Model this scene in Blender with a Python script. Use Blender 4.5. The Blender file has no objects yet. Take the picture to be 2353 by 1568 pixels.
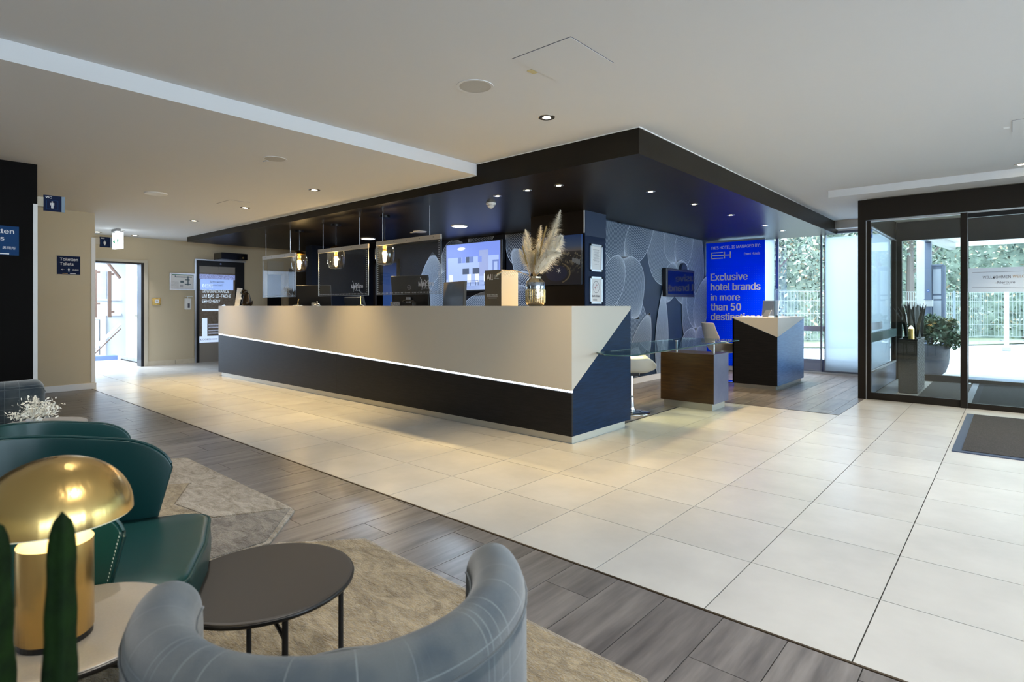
import bpy, bmesh, math, random
from mathutils import Vector, Matrix
rnd = random.Random(7)
PI = math.pi
S = bpy.context.scene
C = S.collection

# ------------------------------------------------------------------ camera
cam_d = bpy.data.cameras.new('camera'); cam = bpy.data.objects.new('camera', cam_d); C.objects.link(cam)
cam_d.sensor_width = 36.0; cam_d.lens = 36.0 * 1311.0 / 2353.0
cam_d.shift_y = -81.0 / 2353.0
cam_d.clip_start = 0.05; cam_d.clip_end = 300
YAW = math.atan2(1149, 1311)
cam.location = (0, 0, 1.152); cam.rotation_euler = (PI / 2, 0, YAW)
cam_d.dof.use_dof = True; cam_d.dof.focus_distance = 4.0; cam_d.dof.aperture_fstop = 5.6
S.camera = cam

# ------------------------------------------------------------------ colour management, world
S.view_settings.view_transform = 'Standard'
try: S.view_settings.look = 'None'
except Exception: pass
S.view_settings.exposure = 1.2; S.view_settings.gamma = 1.0; S.view_settings.use_curve_mapping = False
cy = S.cycles
cy.max_bounces = 7; cy.diffuse_bounces = 4; cy.glossy_bounces = 3; cy.transmission_bounces = 4; cy.transparent_max_bounces = 12
cy.caustics_reflective = False; cy.caustics_refractive = False; cy.sample_clamp_indirect = 6.0; cy.use_denoising = True
cy.use_adaptive_sampling = True; cy.adaptive_threshold = 0.025
W = bpy.data.worlds.new('world'); S.world = W; W.use_nodes = True
wn = W.node_tree.nodes; wl = W.node_tree.links
bg = wn['Background']; bg.inputs[0].default_value = (0.66, 0.83, 1.0, 1); bg.inputs[1].default_value = 4.4
# warm halogen colour of the downlights, cool colour of the LED lamps
WARM = (1.0, 0.72, 0.33); COOL = (0.75, 0.87, 1.0)
P_DOWN = 105.0; P_CANOPY = 30.0; EM = 0.42     # EM: screens are set relative to the exposure
def daylight_fill(name, loc, rot, sx, sy, power):
    l = bpy.data.lights.new(name, 'AREA'); l.shape = 'RECTANGLE'; l.size = sx; l.size_y = sy; l.energy = power; l.color = (0.74, 0.87, 1.0)
    o = bpy.data.objects.new(name, l); o.location = loc; o.rotation_euler = rot; C.objects.link(o); return o
# daylight lamp added outside the unseen right windows to brighten the room
daylight_fill('window_fill_right', (6.35, 0.5, 1.45), (0, PI / 2, 0), 2.1, 8.0, 92)


# ------------------------------------------------------------------ materials
def mat(name, col, rough=0.5, metal=0.0, emit=None, es=1.0, noise=None, bump=None, spec=0.5, coat=0.0, sheen=0.0, trans=0.0, stretch=None, col2=None, objrand=0.0):
    m = bpy.data.materials.new(name); m.use_nodes = True
    nt = m.node_tree; b = nt.nodes['Principled BSDF']
    b.inputs['Base Color'].default_value = (*col, 1); b.inputs['Roughness'].default_value = rough
    b.inputs['Metallic'].default_value = metal; b.inputs['Specular IOR Level'].default_value = spec
    b.inputs['Coat Weight'].default_value = coat; b.inputs['Sheen Weight'].default_value = sheen
    if emit: b.inputs['Emission Color'].default_value = (*emit, 1); b.inputs['Emission Strength'].default_value = es
    tc = None
    if noise or bump:
        tc = nt.nodes.new('ShaderNodeTexCoord'); mp = nt.nodes.new('ShaderNodeMapping')
        nt.links.new(tc.outputs['Object'], mp.inputs[0])
        if stretch: mp.inputs['Scale'].default_value = stretch
    if noise:
        n = nt.nodes.new('ShaderNodeTexNoise'); n.inputs['Scale'].default_value = noise; n.inputs['Detail'].default_value = 4; n.inputs['Roughness'].default_value = 0.6
        r = nt.nodes.new('ShaderNodeValToRGB'); r.color_ramp.elements[0].position = 0.32; r.color_ramp.elements[1].position = 0.68
        r.color_ramp.elements[0].color = (*(col2 or tuple(c * 0.82 for c in col)), 1); r.color_ramp.elements[1].color = (*col, 1)
        nt.links.new(mp.outputs[0], n.inputs[0]); nt.links.new(n.outputs[0], r.inputs[0])
        src = r.outputs[0]
        if objrand:
            oi = nt.nodes.new('ShaderNodeObjectInfo'); hs = nt.nodes.new('ShaderNodeHueSaturation'); ma = nt.nodes.new('ShaderNodeMapRange')
            ma.inputs[3].default_value = 1 - objrand; ma.inputs[4].default_value = 1 + objrand
            nt.links.new(oi.outputs['Random'], ma.inputs[0]); nt.links.new(ma.outputs[0], hs.inputs['Value']); nt.links.new(src, hs.inputs['Color'])
            src = hs.outputs[0]
            ad = nt.nodes.new('ShaderNodeVectorMath'); ad.operation = 'MULTIPLY_ADD'; ad.inputs[1].default_value = (17, 31, 0)
            cmb = nt.nodes.new('ShaderNodeCombineXYZ')
            for q in range(3): nt.links.new(oi.outputs['Random'], cmb.inputs[q])
            nt.links.new(cmb.outputs[0], ad.inputs[0]); nt.links.new(mp.outputs[0], ad.inputs[2]); nt.links.new(ad.outputs[0], n.inputs[0])
        nt.links.new(src, b.inputs['Base Color'])
    if bump:
        n2 = nt.nodes.new('ShaderNodeTexNoise'); n2.inputs['Scale'].default_value = bump[0]; n2.inputs['Detail'].default_value = 3
        bm_ = nt.nodes.new('ShaderNodeBump'); bm_.inputs['Strength'].default_value = bump[1]; bm_.inputs['Distance'].default_value = 0.01
        nt.links.new(mp.outputs[0], n2.inputs[0]); nt.links.new(n2.outputs[0], bm_.inputs['Height']); nt.links.new(bm_.outputs[0], b.inputs['Normal'])
    return m

def glass(name, tint=(1, 1, 1), refl=0.08, op=0.0, opcol=(1, 1, 1)):
    """thin architectural pane: clear transmission with a mirror-like fresnel reflection"""
    m = bpy.data.materials.new(name); m.use_nodes = True; nt = m.node_tree; nt.nodes.clear()
    o = nt.nodes.new('ShaderNodeOutputMaterial'); t = nt.nodes.new('ShaderNodeBsdfTransparent'); g = nt.nodes.new('ShaderNodeBsdfGlossy')
    t.inputs[0].default_value = (*tint, 1); g.inputs['Roughness'].default_value = 0.0
    lw = nt.nodes.new('ShaderNodeLayerWeight'); lw.inputs[0].default_value = 0.25
    mr = nt.nodes.new('ShaderNodeMapRange'); mr.inputs[3].default_value = refl; mr.inputs[4].default_value = 0.8
    nt.links.new(lw.outputs['Facing'], mr.inputs[0])
    pw = nt.nodes.new('ShaderNodeMath'); pw.operation = 'POWER'; pw.inputs[1].default_value = 3.5
    nt.links.new(lw.outputs['Facing'], pw.inputs[0]); nt.links.new(pw.outputs[0], mr.inputs[0])
    mx = nt.nodes.new('ShaderNodeMixShader')
    nt.links.new(mr.outputs[0], mx.inputs[0]); nt.links.new(t.outputs[0], mx.inputs[1]); nt.links.new(g.outputs[0], mx.inputs[2])
    last = mx
    if op:
        d = nt.nodes.new('ShaderNodeBsdfDiffuse'); d.inputs[0].default_value = (*opcol, 1)
        m2 = nt.nodes.new('ShaderNodeMixShader'); m2.inputs[0].default_value = op
        nt.links.new(mx.outputs[0], m2.inputs[1]); nt.links.new(d.outputs[0], m2.inputs[2]); last = m2
    nt.links.new(last.outputs[0], o.inputs[0]); return m

def blind_mat(name, col, thru):
    m = bpy.data.materials.new(name); m.use_nodes = True; nt = m.node_tree; nt.nodes.clear()
    o = nt.nodes.new('ShaderNodeOutputMaterial'); t = nt.nodes.new('ShaderNodeBsdfTransparent'); l = nt.nodes.new('ShaderNodeBsdfTranslucent'); d = nt.nodes.new('ShaderNodeBsdfDiffuse')
    l.inputs[0].default_value = (*col, 1); d.inputs[0].default_value = (*col, 1)
    a = nt.nodes.new('ShaderNodeMixShader'); a.inputs[0].default_value = 0.15
    nt.links.new(l.outputs[0], a.inputs[1]); nt.links.new(d.outputs[0], a.inputs[2])
    b = nt.nodes.new('ShaderNodeMixShader'); b.inputs[0].default_value = thru
    nt.links.new(a.outputs[0], b.inputs[1]); a.inputs[0].default_value = 0.15 if thru else 0.6; nt.links.new(t.outputs[0], b.inputs[2]); nt.links.new(b.outputs[0], o.inputs[0]); return m

M = {}
M['ceil'] = mat('ceiling_paint', (0.66, 0.66, 0.66), 0.9, bump=(60, 0.02))
M['cream'] = mat('cream_wall_paint', (0.56, 0.475, 0.33), 0.85, bump=(90, 0.02))
M['greige'] = mat('grey_beige_wall_paint', (0.54, 0.49, 0.39), 0.85, bump=(90, 0.02))
M['white'] = mat('white_paint', (0.78, 0.77, 0.75), 0.5)
M['trimbeige'] = mat('beige_skirting_tile', (0.66, 0.58, 0.44), 0.4, noise=5)
M['black'] = mat('black_wall_panel', (0.0045, 0.0036, 0.003), 0.6, spec=0.06)
M['canopy'] = mat('dark_brown_canopy', (0.017, 0.013, 0.008), 0.34, noise=3, col2=(0.012, 0.009, 0.006), spec=0.14)
M['navy'] = mat('navy_wall_paint', (0.006, 0.016, 0.05), 0.6, spec=0.2)
M['navypanel'] = mat('blue_grey_panel', (0.022, 0.038, 0.08), 0.5, spec=0.3)
M['brownpanel'] = mat('dark_brown_wall_panel', (0.010, 0.006, 0.0035), 0.5, noise=8, spec=0.2)
M['darkwall'] = mat('black_blue_wall', (0.003, 0.005, 0.012), 0.6, spec=0.2)
M['tile'] = mat('cream_floor_tile', (0.60, 0.59, 0.56), 0.26, noise=2.2, col2=(0.52, 0.51, 0.485), objrand=0.04, spec=0.35)
M['grout'] = mat('dark_grout', (0.03, 0.027, 0.022), 0.9)
M['plank'] = mat('grey_brown_plank_tile', (0.235, 0.215, 0.205), 0.31, noise=2.6, col2=(0.10, 0.092, 0.090), stretch=(6, 0.6, 1), objrand=0.12, spec=0.45)
M['plinth'] = mat('brushed_steel_plinth', (0.52, 0.50, 0.44), 0.38, 0.85)
M['chrome'] = mat('chrome', (0.75, 0.76, 0.78), 0.08, 1.0)
M['steel'] = mat('satin_steel', (0.5, 0.5, 0.5), 0.3, 0.9)
M['counter'] = mat('cream_counter_panel', (0.50, 0.46, 0.39), 0.42, spec=0.3)
M['cdark'] = mat('dark_oak_veneer', (0.013, 0.012, 0.012), 0.4, noise=6, stretch=(1, 1, 14), col2=(0.006, 0.006, 0.0065), spec=0.18)
M['deskwood'] = mat('dark_walnut_veneer', (0.055, 0.028, 0.010), 0.3, noise=5, stretch=(1, 1, 10), col2=(0.022, 0.012, 0.006))
M['led'] = mat('led_strip', (1, 1, 1), 0.5, emit=(0.80, 0.90, 1.0), es=3.5)
M['lampglow'] = mat('lamp_disc_glow', (1, 1, 1), 0.5, emit=(1.0, 0.86, 0.58), es=14)
M['ledglow'] = mat('cool_disc_glow', (1, 1, 1), 0.5, emit=(0.9, 0.96, 1.0), es=9)
M['bulb'] = mat('warm_bulb_glow', (1, 1, 1), 0.5, emit=(1.0, 0.82, 0.5), es=14)
M['ring'] = mat('chrome_ring', (0.6, 0.58, 0.55), 0.2, 0.9)
M['blackm'] = mat('black_metal', (0.008, 0.008, 0.009), 0.35, 0.3)
M['blackp'] = mat('black_plastic', (0.012, 0.013, 0.016), 0.35)
M['greyp'] = mat('grey_plastic', (0.35, 0.35, 0.36), 0.4)
M['whitep'] = mat('white_plastic', (0.78, 0.78, 0.76), 0.35)
M['frame'] = mat('bronze_door_frame', (0.012, 0.008, 0.005), 0.35, 0.0, spec=0.3)
M['alu'] = mat('aluminium', (0.62, 0.64, 0.67), 0.3, 0.9)
M['winframe'] = mat('grey_window_frame', (0.16, 0.19, 0.25), 0.4, 0.3)
M['glass'] = glass('clear_glass', refl=0.05)
M['doorglass'] = glass('door_glass', (0.93, 0.97, 0.96), refl=0.05)
M['screen'] = glass('acrylic_screen', (0.97, 0.985, 1.0), refl=0.03, op=0.02, opcol=(0.6, 0.66, 0.75))
M['smoke'] = glass('smoked_lamp_glass', (0.86, 0.76, 0.58), refl=0.20)
M['deskglass'] = glass('green_desk_glass', (0.80, 0.90, 0.90), refl=0.12)
M['gold'] = mat('brushed_brass', (0.72, 0.48, 0.16), 0.2, 1.0)
M['goldlamp'] = mat('polished_brass', (0.74, 0.50, 0.18), 0.27, 1.0, bump=(26, 0.25), stretch=(1, 1, .06))
M['blind'] = blind_mat('white_roller_blind', (0.60, 0.68, 0.74), 0.22)
M['blue'] = blind_mat('royal_blue_banner', (0.0, 0.085, 1.0), 0.0)
M['btext'] = blind_mat('banner_white_print', (0.95, 0.96, 0.98), 0.0)
M['signblue'] = mat('dark_blue_sign', (0.002, 0.009, 0.045), 0.5, spec=0.12)
M['signblue2'] = mat('mid_blue_sign', (0.004, 0.045, 0.15), 0.5, spec=0.12)
M['ltext'] = mat('white_lettering', (0.82, 0.83, 0.84), 0.6)
M['dtext'] = mat('dark_grey_lettering', (0.10, 0.10, 0.13), 0.6)
M['gtext'] = mat('gold_lettering', (0.45, 0.27, 0.10), 0.6)
M['paper'] = mat('white_paper', (0.80, 0.80, 0.80), 0.7)
M['teal'] = mat('teal_leather', (0.002, 0.034, 0.032), 0.34, bump=(700, 0.05), spec=0.4)
M['tealpipe'] = mat('teal_piping', (0.004, 0.035, 0.034), 0.4)
M['stitch'] = mat('pale_stitching', (0.55, 0.6, 0.6), 0.7)
M['tabledark'] = mat('dark_bronze_table_top', (0.017, 0.013, 0.010), 0.5, noise=250, col2=(0.017, 0.014, 0.011))
M['tablelight'] = mat('taupe_table_top', (0.25, 0.24, 0.23), 0.36, noise=250, col2=(0.225, 0.215, 0.205))
M['plume'] = mat('dried_cream_grass', (0.97, 0.93, 0.82), 0.9)
M['plumetan'] = mat('dried_tan_grass', (0.55, 0.38, 0.17), 0.9)
M['dried'] = mat('dried_white_flower', (0.85, 0.82, 0.72), 0.9)
M['cactus'] = mat('dark_green_cactus', (0.006, 0.018, 0.002), 0.75, noise=34, col2=(0.002, 0.006, 0.0015), bump=(30, 0.5), spec=0.1)
M['leaf'] = mat('sword_leaf_green', (0.045, 0.055, 0.05), 0.5, noise=20)
M['shrub'] = mat('shrub_leaf_green', (0.03, 0.10, 0.05), 0.5, noise=8, col2=(0.10, 0.13, 0.07))
M['pot'] = mat('slate_planter', (0.07, 0.075, 0.095), 0.6, noise=6, stretch=(1, 1, 12), bump=(30, 0.4))
M['mat'] = mat('charcoal_entrance_mat', (0.055, 0.048, 0.042), 0.95, noise=40, col2=(0.03, 0.027, 0.024), stretch=(3, 1, 1), bump=(220, 0.6))
M['matedge'] = mat('blue_lit_mat_edge', (0.05, 0.07, 0.12), 0.5)  # blue light on the mat border put into its colour
M['ground'] = mat('pale_paving', (0.62, 0.62, 0.60), 0.9, noise=1.5)
M['grass'] = mat('pale_grass', (0.20, 0.28, 0.16), 0.95, noise=6, col2=(0.30, 0.26, 0.18))
M['kerb'] = mat('grey_kerb', (0.3, 0.32, 0.35), 0.9)
M['soil'] = mat('hedge_bank_soil', (0.22, 0.27, 0.21), 1.0, noise=3, col2=(0.06, 0.09, 0.07))
def leafmat(name, cols):
    m = bpy.data.materials.new(name); m.use_nodes = True; nt = m.node_tree; b = nt.nodes['Principled BSDF']; b.inputs['Roughness'].default_value = 0.7
    g = nt.nodes.new('ShaderNodeNewGeometry'); r = nt.nodes.new('ShaderNodeValToRGB')
    r.color_ramp.interpolation = 'CONSTANT'
    els = r.color_ramp.elements
    while len(els) < len(cols): els.new(0.5)
    for i, c in enumerate(cols): els[i].position = i / len(cols); els[i].color = (*c, 1)
    nt.links.new(g.outputs['Random Per Island'], r.inputs[0]); nt.links.new(r.outputs[0], b.inputs['Base Color']); return m
M['hedge'] = leafmat('hedge_leaves', [(0.09, 0.13, 0.10), (0.15, 0.21, 0.15), (0.21, 0.28, 0.20), (0.33, 0.37, 0.27), (0.42, 0.32, 0.21), (0.52, 0.53, 0.48), (0.11, 0.16, 0.13), (0.03, 0.05, 0.04)])
M['extblue'] = mat('pale_blue_metal', (0.19, 0.235, 0.33), 0.5)
M['bark'] = mat('grey_bark', (0.12, 0.10, 0.09), 0.9)
M['brownrail'] = mat('brown_stair_rail', (0.12, 0.075, 0.06), 0.5)
M['bluewhite'] = mat('pale_stairwell_paint', (0.60, 0.66, 0.75), 0.8)
M['stairwell'] = mat('stairwell_panel', (0.42, 0.50, 0.62), 0.8, noise=6)

def fabric():
    m = bpy.data.materials.new('grey_blue_woven_fabric'); m.use_nodes = True; nt = m.node_tree; N = nt.nodes; L = nt.links; b = N['Principled BSDF']
    b.inputs['Roughness'].default_value = 0.95; b.inputs['Sheen Weight'].default_value = 0.4; b.inputs['Sheen Roughness'].default_value = 0.5
    uv = N.new('ShaderNodeUVMap'); sx = N.new('ShaderNodeSeparateXYZ'); L.new(uv.outputs[0], sx.inputs[0])
    def stripes(out, s1, thr, seed):
        c = N.new('ShaderNodeCombineXYZ'); L.new(out, c.inputs[0]); c.inputs[1].default_value = seed
        n = N.new('ShaderNodeTexNoise'); n.inputs['Scale'].default_value = s1; n.inputs['Detail'].default_value = 1
        L.new(c.outputs[0], n.inputs[0])
        r = N.new('ShaderNodeMapRange'); r.inputs[1].default_value = thr; r.inputs[2].default_value = thr + 0.05; L.new(n.outputs[0], r.inputs[0]); return r.outputs[0]
    a = stripes(sx.outputs[0], 170, 0.62, 3.1); c = stripes(sx.outputs[1], 170, 0.62, 9.7)
    mx = N.new('ShaderNodeMath'); mx.operation = 'MAXIMUM'; L.new(a, mx.inputs[0]); L.new(c, mx.inputs[1])
    n2 = N.new('ShaderNodeTexNoise'); n2.inputs['Scale'].default_value = 9; n2.inputs['Detail'].default_value = 3; L.new(uv.outputs[0], n2.inputs[0])
    base = N.new('ShaderNodeValToRGB'); base.color_ramp.elements[0].position = 0.4; base.color_ramp.elements[1].position = 0.6
    base.color_ramp.elements[0].color = (0.020, 0.032, 0.042, 1); base.color_ramp.elements[1].color = (0.052, 0.061, 0.063, 1); L.new(n2.outputs[0], base.inputs[0])
    mc = N.new('ShaderNodeMix'); mc.data_type = 'RGBA'; L.new(mx.outputs[0], mc.inputs['Factor']); L.new(base.outputs[0], mc.inputs['A']); mc.inputs['B'].default_value = (0.105, 0.124, 0.128, 1)
    L.new(mc.outputs['Result'], b.inputs['Base Color'])
    mp = N.new('ShaderNodeMapping'); mp.inputs['Scale'].default_value = (900, 900, 1); L.new(uv.outputs[0], mp.inputs[0])
    ck = N.new('ShaderNodeTexNoise'); ck.inputs['Scale'].default_value = 1; L.new(mp.outputs[0], ck.inputs[0])
    bp = N.new('ShaderNodeBump'); bp.inputs['Strength'].default_value = 0.5; bp.inputs['Distance'].default_value = 0.002; L.new(ck.outputs[0], bp.inputs['Height']); L.new(bp.outputs[0], b.inputs['Normal'])
    return m
M['fabric'] = fabric()
def rugmat(name, c1, c2):
    m = mat(name, c1, 1.0, sheen=0.3); nt = m.node_tree; N = nt.nodes; L = nt.links; b = N['Principled BSDF']
    tc = N.new('ShaderNodeTexCoord'); mp = N.new('ShaderNodeMapping'); mp.inputs['Scale'].default_value = (1.0, 2.2, 1); mp.inputs['Rotation'].default_value = (0, 0, .5); L.new(tc.outputs['Object'], mp.inputs[0])
    n1 = N.new('ShaderNodeTexNoise'); n1.inputs['Scale'].default_value = 7; n1.inputs['Detail'].default_value = 7; n1.inputs['Roughness'].default_value = .72; n1.inputs['Distortion'].default_value = 1.1; L.new(mp.outputs[0], n1.inputs[0])
    r_ = N.new('ShaderNodeValToRGB'); r_.color_ramp.elements[0].position = .38; r_.color_ramp.elements[1].position = .62
    r_.color_ramp.elements[0].color = (*c2, 1); r_.color_ramp.elements[1].color = (*c1, 1); L.new(n1.outputs[0], r_.inputs[0]); L.new(r_.outputs[0], b.inputs['Base Color'])
    n2 = N.new('ShaderNodeTexNoise'); n2.inputs['Scale'].default_value = 38; n2.inputs['Detail'].default_value = 6; n2.inputs['Distortion'].default_value = 1.6; L.new(mp.outputs[0], n2.inputs[0])
    bp = N.new('ShaderNodeBump'); bp.inputs['Strength'].default_value = 1; bp.inputs['Distance'].default_value = .025; L.new(n2.outputs[0], bp.inputs['Height']); L.new(bp.outputs[0], b.inputs['Normal']); return m
M['rug_a'] = rugmat('cream_shaggy_pile', (0.56, 0.49, 0.39), (0.27, 0.21, 0.13))
M['rug_b'] = rugmat('grey_brown_pile', (0.34, 0.29, 0.22), (0.12, 0.09, 0.06))
M['rug_c'] = rugmat('golden_beige_pile', (0.47, 0.36, 0.20), (0.20, 0.135, 0.05))

# ------------------------------------------------------------------ mesh helpers
OFF = {}
class MB:
    def __init__(s): s.v = []; s.f = []; s.m = []
    def add(s, vs, fs):
        n = len(s.v); s.v += [tuple(q) for q in vs]; s.f += [tuple(i + n for i in f) for f in fs]; return s
    def box(s, x0, x1, y0, y1, z0, z1):
        return s.add([(x0, y0, z0), (x1, y0, z0), (x1, y1, z0), (x0, y1, z0), (x0, y0, z1), (x1, y0, z1), (x1, y1, z1), (x0, y1, z1)],
                     [(3, 2, 1, 0), (4, 5, 6, 7), (0, 1, 5, 4), (1, 2, 6, 5), (2, 3, 7, 6), (3, 0, 4, 7)])
    def prism(s, poly, z0, z1):
        n = len(poly)
        return s.add([(x, y, z0) for x, y in poly] + [(x, y, z1) for x, y in poly],
                     [tuple(reversed(range(n))), tuple(range(n, 2 * n))] + [(i, (i + 1) % n, n + (i + 1) % n, n + i) for i in range(n)])
    def prism3(s, pts, d):
        """polygon of 3-D points extruded by vector d"""
        n = len(pts); d = Vector(d)
        return s.add([tuple(p) for p in pts] + [tuple(Vector(p) + d) for p in pts],
                     [tuple(reversed(range(n))), tuple(range(n, 2 * n))] + [(i, (i + 1) % n, n + (i + 1) % n, n + i) for i in range(n)])
    def lathe(s, prof, c=(0, 0, 0), seg=24, cap=True):
        n = len(prof); vs = []; fs = []
        for k in range(seg):
            a = 2 * PI * k / seg
            for r, z in prof: vs.append((c[0] + r * math.cos(a), c[1] + r * math.sin(a), c[2] + z))
        for k in range(seg):
            k2 = (k + 1) % seg
            for i in range(n - 1): fs.append((k * n + i, k2 * n + i, k2 * n + i + 1, k * n + i + 1))
        if cap:
            if prof[0][0] > 1e-5: fs.append(tuple(reversed([k * n for k in range(seg)])))
            if prof[-1][0] > 1e-5: fs.append(tuple(k * n + n - 1 for k in range(seg)))
        return s.add(vs, fs)
    def tube(s, pts, r, seg=8, r2=None):
        pts = [Vector(p) for p in pts]; n = len(pts); vs = []; fs = []
        up = Vector((0, 0, 1))
        for i, p in enumerate(pts):
            t = (pts[min(i + 1, n - 1)] - pts[max(i - 1, 0)]).normalized()
            a = t.cross(up)
            if a.length < 0.05: a = t.cross(Vector((0, 1, 0)))
            a.normalize(); b = t.cross(a)
            rr = r if r2 is None else r + (r2 - r) * i / max(n - 1, 1)
            for k in range(seg):
                th = 2 * PI * k / seg; vs.append(p + a * rr * math.cos(th) + b * rr * math.sin(th))
        for i in range(n - 1):
            for k in range(seg):
                k2 = (k + 1) % seg; fs.append((i * seg + k, i * seg + k2, (i + 1) * seg + k2, (i + 1) * seg + k))
        fs.append(tuple(reversed(range(seg)))); fs.append(tuple((n - 1) * seg + k for k in range(seg)))
        return s.add(vs, fs)
    def grid(s, fn, nu, nv, close=False):
        vs = [fn(i / nu, j / nv) for i in range(nu + 1) for j in range(nv + 1)]
        fs = [(i * (nv + 1) + j, (i + 1) * (nv + 1) + j, (i + 1) * (nv + 1) + j + 1, i * (nv + 1) + j + 1) for i in range(nu) for j in range(nv)]
        return s.add(vs, fs)

def link(o, parent=None):
    C.objects.link(o)
    if parent is not None: o.parent = parent
    return o
def obj(name, mb, m, parent=None, world=True, smooth=False, bevel=0, subsurf=0, solid=None, label=None, kind=None, recalc=True, loc=None):
    me = bpy.data.meshes.new(name)
    off = Vector(OFF.get(parent.name, (0, 0, 0))) if (parent is not None and world) else Vector((0, 0, 0))
    if loc is not None: off = off + Vector(loc)
    me.from_pydata([tuple(Vector(v) - off) for v in mb.v], [], mb.f)
    if recalc:
        b = bmesh.new(); b.from_mesh(me); bmesh.ops.recalc_face_normals(b, faces=b.faces); b.to_mesh(me); b.free()
    me.materials.append(m)
    if smooth:
        for p in me.polygons: p.use_smooth = True
    o = bpy.data.objects.new(name, me); link(o, parent)
    if parent is not None and loc is not None: o.location = loc
    elif loc is not None: o.location = loc
    if parent is not None: OFF[o.name] = OFF.get(parent.name, (0, 0, 0)) if world else (0, 0, 0)
    if solid: md = o.modifiers.new('solidify', 'SOLIDIFY'); md.thickness = solid; md.offset = 0
    if bevel: md = o.modifiers.new('bevel', 'BEVEL'); md.width = bevel; md.segments = 2; md.limit_method = 'ANGLE'
    if subsurf: md = o.modifiers.new('subsurf', 'SUBSURF'); md.levels = subsurf; md.render_levels = subsurf
    if label: o['label'] = label
    if kind: o['kind'] = kind
    return o
def thing(name, label, cat, loc=(0, 0, 0), group=None, rotz=0.0):
    o = bpy.data.objects.new(name, None); C.objects.link(o); o.location = loc; o.rotation_euler = (0, 0, rotz)
    o.empty_display_size = 0.05
    o['label'] = label; o['category'] = cat
    if group: o['group'] = group
    OFF[o.name] = tuple(loc)
    return o
def tag(o, label, cat, group=None):
    o['label'] = label; o['category'] = cat
    if group: o['group'] = group
    return o
def struct(name, mb, m, parent=None, **k):
    o = obj(name, mb, m, parent, **k)
    if parent is None: o['kind'] = 'structure'
    return o
def dup(root, loc, rotz, label, group=None, scale=None):
    r = root.copy(); C.objects.link(r); r.location = loc; r.rotation_euler = (0, 0, rotz); r['label'] = label
    if group: r['group'] = group
    if scale: r.scale = (scale,) * 3
    for ch in list(root.children):
        c = ch.copy(); C.objects.link(c); c.parent = r
        for g in list(ch.children):
            d = g.copy(); C.objects.link(d); d.parent = c
    return r

_tc = {}
FONT = None
try:
    import os as _os
    _fp = _os.path.join(bpy.utils.resource_path('LOCAL'), 'datafiles', 'fonts', 'Inter.woff2')   # the typeface bundled with Blender
    if _os.path.exists(_fp): FONT = bpy.data.fonts.load(_fp)
except Exception: FONT = None
def text_geo(body, bold=0.0, spacing=1.0):
    key = (body, bold, spacing)
    if key in _tc: return _tc[key]
    cu = bpy.data.curves.new('lettering', 'FONT'); cu.body = body; cu.size = 1
    if FONT is not None and all(ord(ch_) < 256 for ch_ in body): cu.font = FONT
    cu.resolution_u = 3; cu.offset = 0.0 if FONT is not None else min(bold, .014); cu.space_character = spacing
    o = bpy.data.objects.new('lettering', cu); C.objects.link(o)
    dg = bpy.context.evaluated_depsgraph_get(); me = bpy.data.meshes.new_from_object(o.evaluated_get(dg))
    vs = [(v.co.x, v.co.y) for v in me.vertices]; fs = [tuple(p.vertices) for p in me.polygons]
    bpy.data.objects.remove(o); bpy.data.curves.remove(cu); bpy.data.meshes.remove(me)
    if not vs: vs = [(0, 0), (1, 0), (1, 1)]; fs = [(0, 1, 2)]
    x0 = min(v[0] for v in vs); x1 = max(v[0] for v in vs); y0 = min(v[1] for v in vs); y1 = max(v[1] for v in vs)
    _tc[key] = ([((a - x0) / (x1 - x0), (b - y0) / (y1 - y0)) for a, b in vs], fs, (x1 - x0) / (y1 - y0)); return _tc[key]
def text(body, org, ux, w, h, m, parent, name='lettering', bold=0.0, up=(0, 0, 1), nrm=None, spacing=1.0):
    """flat lettering fitted to w x h, lower left corner at org"""
    vs, fs, asp = text_geo(body, bold, spacing)
    if w is None: w = h * asp
    if h is None: h = w / asp
    ux = Vector(ux); up = Vector(up); org = Vector(org)
    mb = MB(); mb.add([org + ux * (a * w) + up * (b * h) for a, b in vs], fs)
    if bold > 0:                        # heavy type: the strokes widened sideways
        dn = ux.cross(up)
        for k, sh in enumerate((-.05, .05, -.025, .025) if bold >= .03 else (-.03, .03)): mb.add([org + ux * (a * w + sh * h) + up * (b * h) + dn * (.00012 * (k + 1)) for a, b in vs], fs)
    return obj(name, mb, m, parent, recalc=False)
UX = Vector((1, 0, 0)); UY = Vector((0, 1, 0)); UZ = Vector((0, 0, 1))

# ================================================================== FLOOR
SEAM = 2.11
struct('floor', MB().box(-16, 7, -5, 10.95, -0.12, -0.006), M['grout'])
floor = bpy.data.objects['floor']
XJ = -1.372; PX_ = 0.4915; PY_ = 0.522
def in_planks(x, y):
    return y < SEAM or (y > 6.775 and x < -1.42) or (x < -2.87 and y > 4.85 and x > -9)
tiles = []
for i in range(-23, 16):
    for j in range(0, 13):
        x0 = XJ + PX_ * i; y0 = SEAM + PY_ * j
        x1 = x0 + PX_; y1 = y0 + PY_
        if y1 > 8.9: continue
        cxm = (x0 + x1) / 2; cym = (y0 + y1) / 2
        if x0 > 6: continue
        if x1 < -12.4 and not (1.9 < cym < 3.7): continue
        if cxm > -9.83 and cxm < -4.0 and cym > 4.3: continue      # behind the counter: staff floor
        if cxm < -2.87 and cxm > -9.8 and cym > 4.1: continue
        if cxm < -1.38 and cym > 6.775: continue
        if y0 > 8.2: continue
        tiles.append((x0, x1, y0, min(y1, 8.22)))
def dist(t): return math.hypot((t[0] + t[1]) / 2, (t[2] + t[3]) / 2)
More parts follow.
